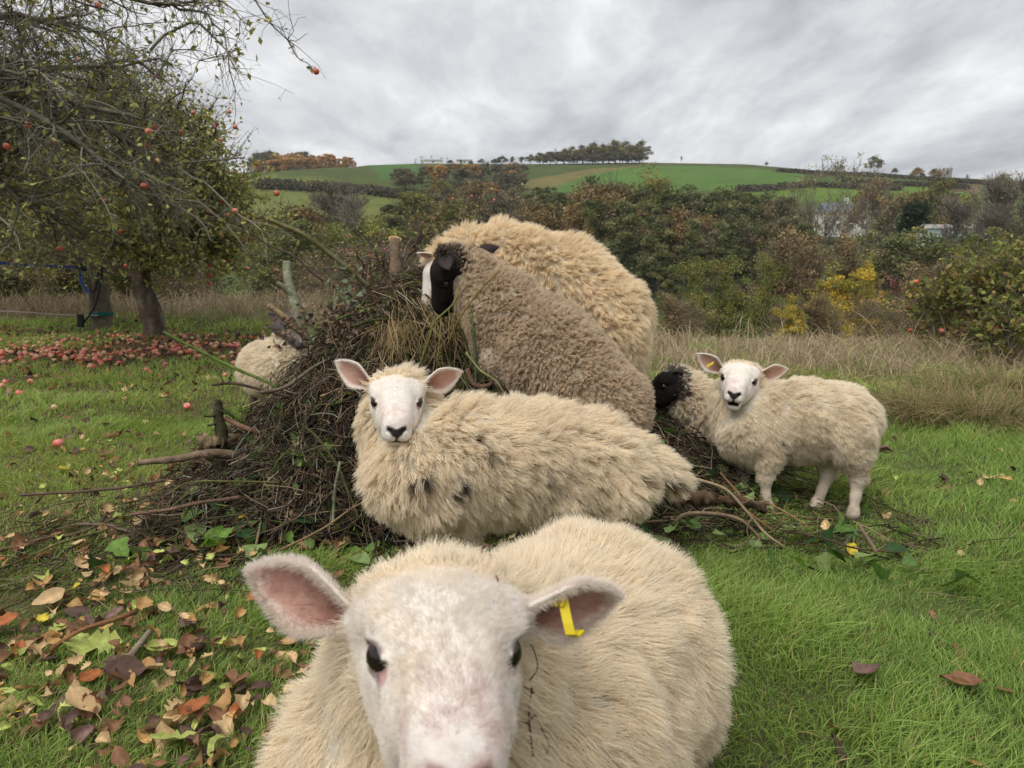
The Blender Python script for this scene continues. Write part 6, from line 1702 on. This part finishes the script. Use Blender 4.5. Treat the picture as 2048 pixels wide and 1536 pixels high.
tree_at(oak_or, 1842, 352, 344, 'oak_tree', 'smaller russet oak touching the broad one by the church', 'tree')
tree_at(oak, 1905, 380, 355, 'conifer', 'small dark upright tree on the skyline past the church', 'tree', wid=0.5)
tree_at(oak, 1975, 330, 352, 'oak_tree', 'wide dark oak crown on the skyline past the church tower', 'tree', wid=1.3)
# --- far larch wood, wood in the dip
for k in range(70):
    px = 530 + 200 * rng.random(); Y = 385 + 60 * rng.random()
    tree_at(larch, px, Y, np.interp(px, [535, 600, 700, 740], [318, 311, 318, 330]) + 5 * rng.random() + (445 - Y) * 0.22, 'larch_tree', 'orange brown larch in the plantation beyond the pale fields', 'tree', 'larch plantation', 1.6)
for k in range(9):
    tree_at(farwood, 530 + 110 * rng.random(), 470, 309 + 5 * rng.random(), 'skyline_tree', 'dark tree rising behind the larch plantation', 'tree', 'trees behind the larch plantation')
for k in range(16):
    px = 1085 + 190 * (k / 15.0)
    g_ = on_ground(px, 412 + 4 * rng.random())
    plant(pick(farwood), 'copse_tree', 'low dark tree at the foot of the hill crest copse', 'tree', 'edge of the hill copse', g_, 5.5 + 2 * rng.random(), None, 1.5)
def dip_tree(px, Y, h):
    g_ = on_ground(px, Y)
    top = np.interp(px, [545, 700, 770, 850, 1050], [336, 344, 346, 335, 331]) + 5 * rng.random()
    h = min(h, CAM[2] + (500 - top) / F * Y - g_[2])
    if h > 3.5:
        plant(pick([*farwood, *brownt, oak[0], larch[0]] if rng.random() < 0.75 else alder), 'wood_tree', '{w} tree in the wood filling the dip below the skyline', 'tree', 'wood in the dip', g_, h, None, 1.3)
for k in range(34):
    dip_tree(560 + 220 * rng.random(), 342 + 40 * rng.random(), 7 + 4 * rng.random())
for k in range(84):
    px = 775 + 275 * rng.random(); Y = 215 + 190 * rng.random() ** 0.8
    dip_tree(px, Y, 8.5 + 4.5 * rng.random())
# --- mid distance belt behind the heap
for px, Y, top, pr, nm, lab in [(830, 120, 378, oak, 'oak_tree', 'big round olive oak behind the sawn stump'), (905, 135, 388, oak, 'oak_tree', 'smaller yellow olive oak beside the big round one'), (790, 112, 400, alder, 'alder_tree', 'low dark leafy tree at the foot of the big round oak'),
                                (690, 90, 382, bare, 'ash_tree', 'bare branching tree in front of the pale fields'), (640, 95, 395, ash, 'ash_tree', 'thin leafy ash in front of the pale fields'), (720, 85, 405, bare, 'ash_tree', 'bare tree with ivied trunk beside the round oak'),
                                (600, 90, 402, oak_or, 'oak_tree', 'golden brown oak beside the apple twigs'), (565, 85, 430, oak_or, 'oak_tree', 'small golden tree low beside the apple twigs'),
                                (1075, 210, 373, alder, 'alder_tree', 'dark rounded tree at the lower corner of the green hill field'), (1030, 170, 372, brownt, 'tree', 'brown tree standing over the golden sheep back'), (960, 190, 362, oak_or, 'oak_tree', 'orange oak at the edge of the wood in the dip'), (1000, 160, 385, brownt, 'tree', 'grey brown tree behind the small bare apple tree')]:
    tree_at(pr, px, Y, top, nm, lab, 'tree', wid=1.25)
for k in range(14):
    tree_at([*darkbush, *olive], 560 + 420 * rng.random(), 55 + 25 * rng.random(), 455 + 40 * rng.random(), 'bush', '{w} bush in the scrub beyond the brush pile', 'bush', 'scrub beyond the brush pile', 1.2)
for k in range(14):
    tree_at([scrub[0], scrub[1], orange], 540 + 330 * rng.random(), 26 + 14 * rng.random(), 500 + 60 * rng.random(), 'bush', '{w} bush close beyond the brush pile', 'bush', 'twiggy bushes beyond the brush pile', 1.3)
# --- alder belt across the middle
for k, (px, top) in enumerate([(1080, 395), (1120, 378), (1160, 372), (1185, 366), (1215, 358), (1240, 360), (1265, 372), (1290, 380), (1320, 374), (1345, 378), (1370, 384), (1395, 378), (1420, 374), (1450, 371), (1480, 376), (1505, 380), (1535, 388), (1190, 392), (1250, 395), (1300, 398), (1360, 405), (1430, 400), (1490, 405)]):
    Y = 128 + 14 * rng.random() - (26 if k >= 17 else 0)
    tree_at(alder if k % 4 else [*alder, oak_or[0]], px, Y, top + 4 * rng.random(), 'alder_tree', '{w} tree with a thin trunk in the belt below the hill field', 'tree', 'alder belt below the hill field', 1.0)
tree_at(oak_or, 1195, 150, 356, 'oak_tree', 'rusty oak crown rising out of the alder belt', 'tree')
tree_at(olive, 1282, 135, 378, 'willow_tree', 'pale sage green round crown in the alder belt', 'tree', wid=0.8)
for k in range(16):
    tree_at([*brownt, *alder], 1290 + 330 * rng.random(), 92 + 18 * rng.random(), 425 + 30 * rng.random(), 'valley_tree', '{w} understorey tree beneath the alder belt', 'tree', 'understorey below the alders', 0.95)
# --- bare ash trees in front of the white house
for px, Y, top in [(1606, 118, 350), (1640, 112, 338), (1676, 115, 343), (1715, 110, 354), (1746, 112, 372), (1580, 125, 378)]:
    tree_at(ash, px, Y, top, 'ash_tree', 'tall thin leaved ash screening the white house', 'tree', 'ashes before the white house', 0.85)
for px, Y, top in [(1550, 120, 390), (1775, 112, 395), (1572, 128, 395)]:
    tree_at(brownt, px, Y, top, 'valley_tree', 'brown half bare tree beside the ashes', 'tree', 'brown trees beside the ashes', 0.8)
tree_at(ivyt, 1798, 92, 418, 'ivied_tree', 'dark ivy covered tree trunk between the house and pale shed', 'tree', wid=1.1)
tree_at(oak, 1865, 180, 358, 'oak_tree', 'big golden green oak crown below the church tower', 'tree', wid=1.15)
tree_at(oak_or, 1815, 190, 378, 'oak_tree', 'flat orange oak crown beside the golden green oak', 'tree', wid=1.3)
tree_at(oak_or, 1728, 185, 356, 'oak_tree', 'bright rust coloured tree below the solitary skyline oak', 'tree', wid=0.7)
# --- tall mixed trees at the end of the belt
for px, Y, top, pr in [(1900, 105, 388, ash), (1935, 100, 378, ash), (1965, 95, 370, bare), (2000, 92, 366, ash), (2030, 88, 372, bare), (2070, 90, 360, ash), (1885, 98, 410, bare), (1960, 90, 420, bare), (2040, 80, 430, alder), (2110, 85, 380, brownt)]:
    tree_at(pr, px, Y, top, 'valley_tree', 'tall {w} tree beyond the apple tree with large red fruit', 'tree', 'tall trees past the pale shed', 1.0)
for k in range(14):
    tree_at([*darkbush, *brownt], 1740 + 330 * rng.random(), 60 + 18 * rng.random(), 478 + 35 * rng.random(), 'valley_tree', '{w} bush under the tall trees past the turquoise shed', 'bush', 'dark bushes under the half bare trees', 1.2)
# --- shrubs down the slope
for px, Y, top, pr, wid, nm, lab in [(1690, 20, 560, yellow, 1.3, 'yellow_shrub', 'bright golden yellow shrub glowing in the middle of the slope'), (1645, 18.5, 600, yellow, 1.1, 'yellow_shrub', 'smaller yellow shrub in front of the golden one'), (1735, 30, 545, yellow, 0.55, 'yellow_shrub', 'slim yellow shrub rising behind the golden one'),
                                     (1580, 16, 640, yellow, 0.9, 'yellow_shrub', 'low yellow speckled hawthorn below the golden shrub'), (1820, 17, 615, yellow, 0.8, 'yellow_shrub', 'yellow speckled hawthorn beside the purple shrub'),
                                     (1440, 26, 538, olive, 1.15, 'willow_bush', 'broad olive green willow bush behind the standing sheep'), (1530, 29, 532, olive, 0.8, 'willow_bush', 'olive willow bush leaning by the golden shrub'), (1380, 30, 540, olive, 1.0, 'willow_bush', 'olive willow bush beside the golden sheep rump'), (1340, 33, 525, alder, 0.8, 'alder_bush', 'dark alder bush close behind the golden sheep rump'),
                                     (1820, 27, 562, purple, 1.0, 'spindle_shrub', 'purple red spindle shrub on the slope'), (1775, 26, 592, darkbush, 0.55, 'elder_bush', 'small round green bush before the spindle shrub'), (1895, 24, 575, darkbush, 0.6, 'elder_bush', 'upright green bush near the big fruited apple tree'),
                                     (1545, 40, 500, orange, 1.0, 'bare_shrub', 'tawny twiggy shrub above the willow bushes'), (1620, 42, 498, orange, 1.1, 'bare_shrub', 'orange brown twiggy shrub above the golden shrub'), (1690, 44, 505, orange, 1.0, 'bare_shrub', 'dull orange twiggy shrub below the ashes')]:
    tree_at(pr, px, Y, top, nm, lab, 'shrub', wid=wid)
for k in range(16):
    tree_at([*scrub, orange], 1320 + 720 * rng.random(), 15 + 8 * rng.random(), 655 + 30 * rng.random(), 'bramble_bush', 'low {w} scrub bush behind the tall dead grass', 'bush', 'thorny scrub behind the dead grass', 1.2)
for k in range(12):
    tree_at([*scrub, darkbush[0]], 1880 + 220 * rng.random(), 8.6 + 2.5 * rng.random(), 660 + 70 * rng.random(), 'bramble_bush', '{w} bramble under the apple tree with large red fruit', 'bush', 'brambles under the apple tree', 1.2)
# --- thicket behind the orchard
for k in range(30):
    px = -150 + 560 * rng.random(); Y = 16 + 8 * rng.random()
    tree_at([*olive, *darkbush, *scrub, orange], px, Y, 420 + 130 * rng.random(), 'thicket_bush', '{w} hedge bush closing the back of the orchard', 'bush', 'hedge bushes behind the orchard', 1.25)
for k in range(9):
    px = -120 + 470 * rng.random()
    tree_at([*olive, alder[0], oak[0]], px, 24 + 8 * rng.random(), 250 + 130 * rng.random(), 'hedge_tree', '{w} tree standing behind the orchard hedge', 'tree', 'trees behind the orchard', 1.0)

# --- hedgerows across the far fields
def hedge(label, pix, h, w, n, cols, d0=60):
    pts = np.array([hit(a, b, d0) for a, b in pix]); C0 = spline(pts, 60)
    C0[:, 2] = terrain(C0[:, 0], C0[:, 1])
    off = C0[30].copy()
    k = rng.integers(60, size=n)
    p = C0[k] + rng.normal(size=(n, 3)) * [1.5, 1.5, 0]
    p[:, 2] = terrain(p[:, 0], p[:, 1]) + h * rng.random(n) ** 0.8 * (0.7 + 0.6 * vnoise(p, 0.12, 5))
    f = rng.random((n, 1)) * 0.98
    p2 = p + (C0[np.minimum(k + 1, 59)] - C0[k]) * f
    p2[:, 2] = terrain(p2[:, 0], p2[:, 1]) + (p[:, 2] - terrain(p[:, 0], p[:, 1]))
    c = np.array(cols)[rng.integers(len(cols), size=n)] * (0.6 + 0.8 * rng.random((n, 1)))
    v, q, cc = leaf_quads(p2, w * (0.6 + 0.8 * rng.random(n)), np.zeros(3), c, 0.8)
    return tag(obj('hedge', make_mesh('hedge', v - off, q, M_CROWN, cc, smooth=False), loc=off), label, 'hedge')
HC_ = [(0.075, 0.075, 0.045), (0.10, 0.09, 0.06), (0.12, 0.10, 0.065)]
hedge('dark clipped hedge dividing the two pale fields', [(520, 376), (600, 379), (700, 384), (790, 394)], 2.6, 1.0, 5200, HC_)
hedge('dark hedge along the lower edge of the bright green hill field', [(1480, 383), (1540, 380), (1606, 374), (1700, 377), (1790, 380)], 1.8, 0.9, 4200, HC_)
hedge('thin hedge along the skyline above the white house', [(1560, 344), (1640, 349), (1760, 354), (1900, 365), (1990, 370)], 1.7, 0.9, 3600, HC_)
hedge('hedge crossing the small fields below the church', [(1690, 365), (1770, 369), (1840, 373), (1930, 378)], 1.8, 0.9, 2600, HC_)

# ---------------------------------------------------------------- buildings
M_WHITE = mat_attr('limewash', rough=0.85, spec=0.2, base=(0.80, 0.79, 0.76), noise=[(0.6, 0.9, 1.05)])
M_SLATE = mat_attr('slate', rough=0.6, spec=0.3, base=(0.13, 0.145, 0.165), noise=[(1.5, 0.8, 1.15)])
M_GLASS = mat_attr('window_glass', rough=0.15, spec=0.5, base=(0.03, 0.035, 0.04))
M_AQUA = mat_attr('pale_aqua_cladding', rough=0.5, spec=0.3, base=(0.52, 0.70, 0.68), noise=[(0.8, 0.9, 1.08)])
M_STONE = mat_attr('grey_stone', rough=0.9, spec=0.1, base=(0.30, 0.28, 0.26), noise=[(0.8, 0.8, 1.15)])
def box(x0, x1, y0, y1, z0, z1):
    V = np.array([[x, y, z] for z in (z0, z1) for (x, y) in ((x0, y0), (x1, y0), (x1, y1), (x0, y1))], float)
    Q = np.array([[3, 2, 1, 0], [4, 5, 6, 7], [0, 1, 5, 4], [1, 2, 6, 5], [2, 3, 7, 6], [3, 0, 4, 7]])
    return V, Q
def add(parent, name, V, Q, mat): return obj(name, make_mesh(name, V, Q, mat, smooth=False), parent)
def house(name, label, loc, rz, W, Dp, H, roofh, wins, mat, roofmat, chim, cat='house'):
    o = empty(name, loc); o.rotation_euler = (0, 0, rz); tag(o, label, cat)
    add(o, 'wall', *box(-W / 2, W / 2, -Dp / 2, Dp / 2, -1.5, H), mat)
    V = np.array([[-W / 2 - .3, -Dp / 2 - .4, H - .15], [W / 2 + .3, -Dp / 2 - .4, H - .15], [W / 2 + .3, Dp / 2 + .4, H - .15], [-W / 2 - .3, Dp / 2 + .4, H - .15], [-W / 2 - .3, 0, H + roofh], [W / 2 + .3, 0, H + roofh]])
    r_ = obj('roof', make_mesh('roof', V, [np.array([[0, 1, 5, 4], [2, 3, 4, 5]]), np.array([[0, 4, 3], [1, 2, 5]])], roofmat, smooth=False), o)
    for cx in chim:
        c_ = add(r_, 'chimney', *box(cx - .45, cx + .45, -.4, .4, H + roofh * .5, H + roofh + 1.3), M_WHITE)
    for (wx, wz, ww, wh) in wins:
        fr = add(o, 'window', *box(wx - ww / 2 - .12, wx + ww / 2 + .12, -Dp / 2 - .06, -Dp / 2 + .05, wz - wh / 2 - .12, wz + wh / 2 + .12), M_WHITE)
        for sx in (-1, 1):
            add(fr, 'pane', *box(wx + sx * ww / 4 - ww / 4 + .04, wx + sx * ww / 4 + ww / 4 - .04, -Dp / 2 - .10, -Dp / 2 - .055, wz - wh / 2, wz + wh / 2), M_GLASS)
    return o
Yh = 205.0
h0 = on_ground(1682, Yh); zb = CAM[2] + (500 - 464) / F * Yh
h0[2] = zb
def wx(px): return (px - 1682) / F * Yh
house('farmhouse', 'long white farmhouse with slate roof half hidden by ashes', h0, 0.06, 15.5, 6.5, 4.9, 2.6, [(-4.4, 1.3, 1.2, 1.3), (-4.4, 3.7, 1.1, 1.1), (-1.2, 3.7, 1.1, 1.1), (-1.0, 1.2, 1.2, 1.3), (2.6, 3.7, 1.1, 1.1), (2.6, 1.3, 1.2, 1.3), (5.6, 3.7, 1.1, 1.1), (5.6, 1.3, 1.2, 1.3)], M_WHITE, M_SLATE, [-1.0, 6.0])
h1 = h0 + [-10.5, 2, -0.4]
house('outbuilding', 'small white outbuilding beside the farmhouse', h1, 0.0, 3.4, 4, 2.8, 1.2, [(0.2, 1.2, .9, .9)], M_WHITE, M_SLATE, [], 'shed')
h2 = on_ground(1850, 135); h2[2] = CAM[2] + (500 - 476) / F * 135
house('long_shed', 'long pale turquoise shed seen through the half bare trees', h2, -0.05, 8.5, 4, 1.7, 0.6, [(-2.5, 0.9, 1.1, .7), (1.0, 0.9, 1.1, .7)], M_AQUA, M_STONE, [], 'shed')
h3 = on_ground(1928, 132); h3[2] = CAM[2] + (500 - 476) / F * 132
house('long_shed', 'second turquoise shed deeper behind the half bare trees', h3, 0.05, 5.0, 4, 1.7, 0.6, [(0, 0.9, 1.1, .7)], M_AQUA, M_STONE, [], 'shed')
for px, Y, W, lab in [(872, 465, 10, 'white barn on the far skyline beside bare trees'), (932, 468, 9, 'second low white barn on the far skyline')]:
    hb = on_ground(px, Y); hb[2] = CAM[2] + (500 - 337) / F * Y
    house('barn', lab, hb, 0.1, W, 6, 2.0, 0.9, [(0, 1.0, 1.2, .8)], M_WHITE, M_STONE, [], 'barn')
hc = on_ground(1862, 430); hc[2] = CAM[2] + (500 - 366) / F * 430
o = empty('church_tower', hc); tag(o, 'small grey battlemented church tower on the skyline', 'church tower')
add(o, 'tower', *box(-2.4, 2.4, -2.4, 2.4, -4, 5.2), M_STONE)
for k, (a, b) in enumerate([(-2.1, -2.1), (2.1, -2.1), (-2.1, 2.1), (2.1, 2.1), (0, -2.1), (0, 2.1)]):
    add(o, 'battlement', *box(a - .5, a + .5, b - .4, b + .4, 5.2, 6.2), M_STONE)
add(o, 'belfry_opening', *box(-.5, .5, -2.46, -2.38, 2.6, 4.2), M_GLASS)
# ================================================================== AIR
m, N, L = new_mat('haze_air')
out = N.new('ShaderNodeOutputMaterial'); pv = N.new('ShaderNodeVolumePrincipled')
pv.inputs['Color'].default_value = (0.86, 0.90, 0.95, 1); pv.inputs['Density'].default_value = 0.00022; pv.inputs['Anisotropy'].default_value = 0.2
L.new(pv.outputs[0], out.inputs['Volume'])
V, Q = box(-1200, 1200, -150, 1300, -45, 90)
tag(obj('haze', make_mesh('haze', V, Q, m, smooth=False)), 'thin grey autumn haze over the valley', kind='stuff')
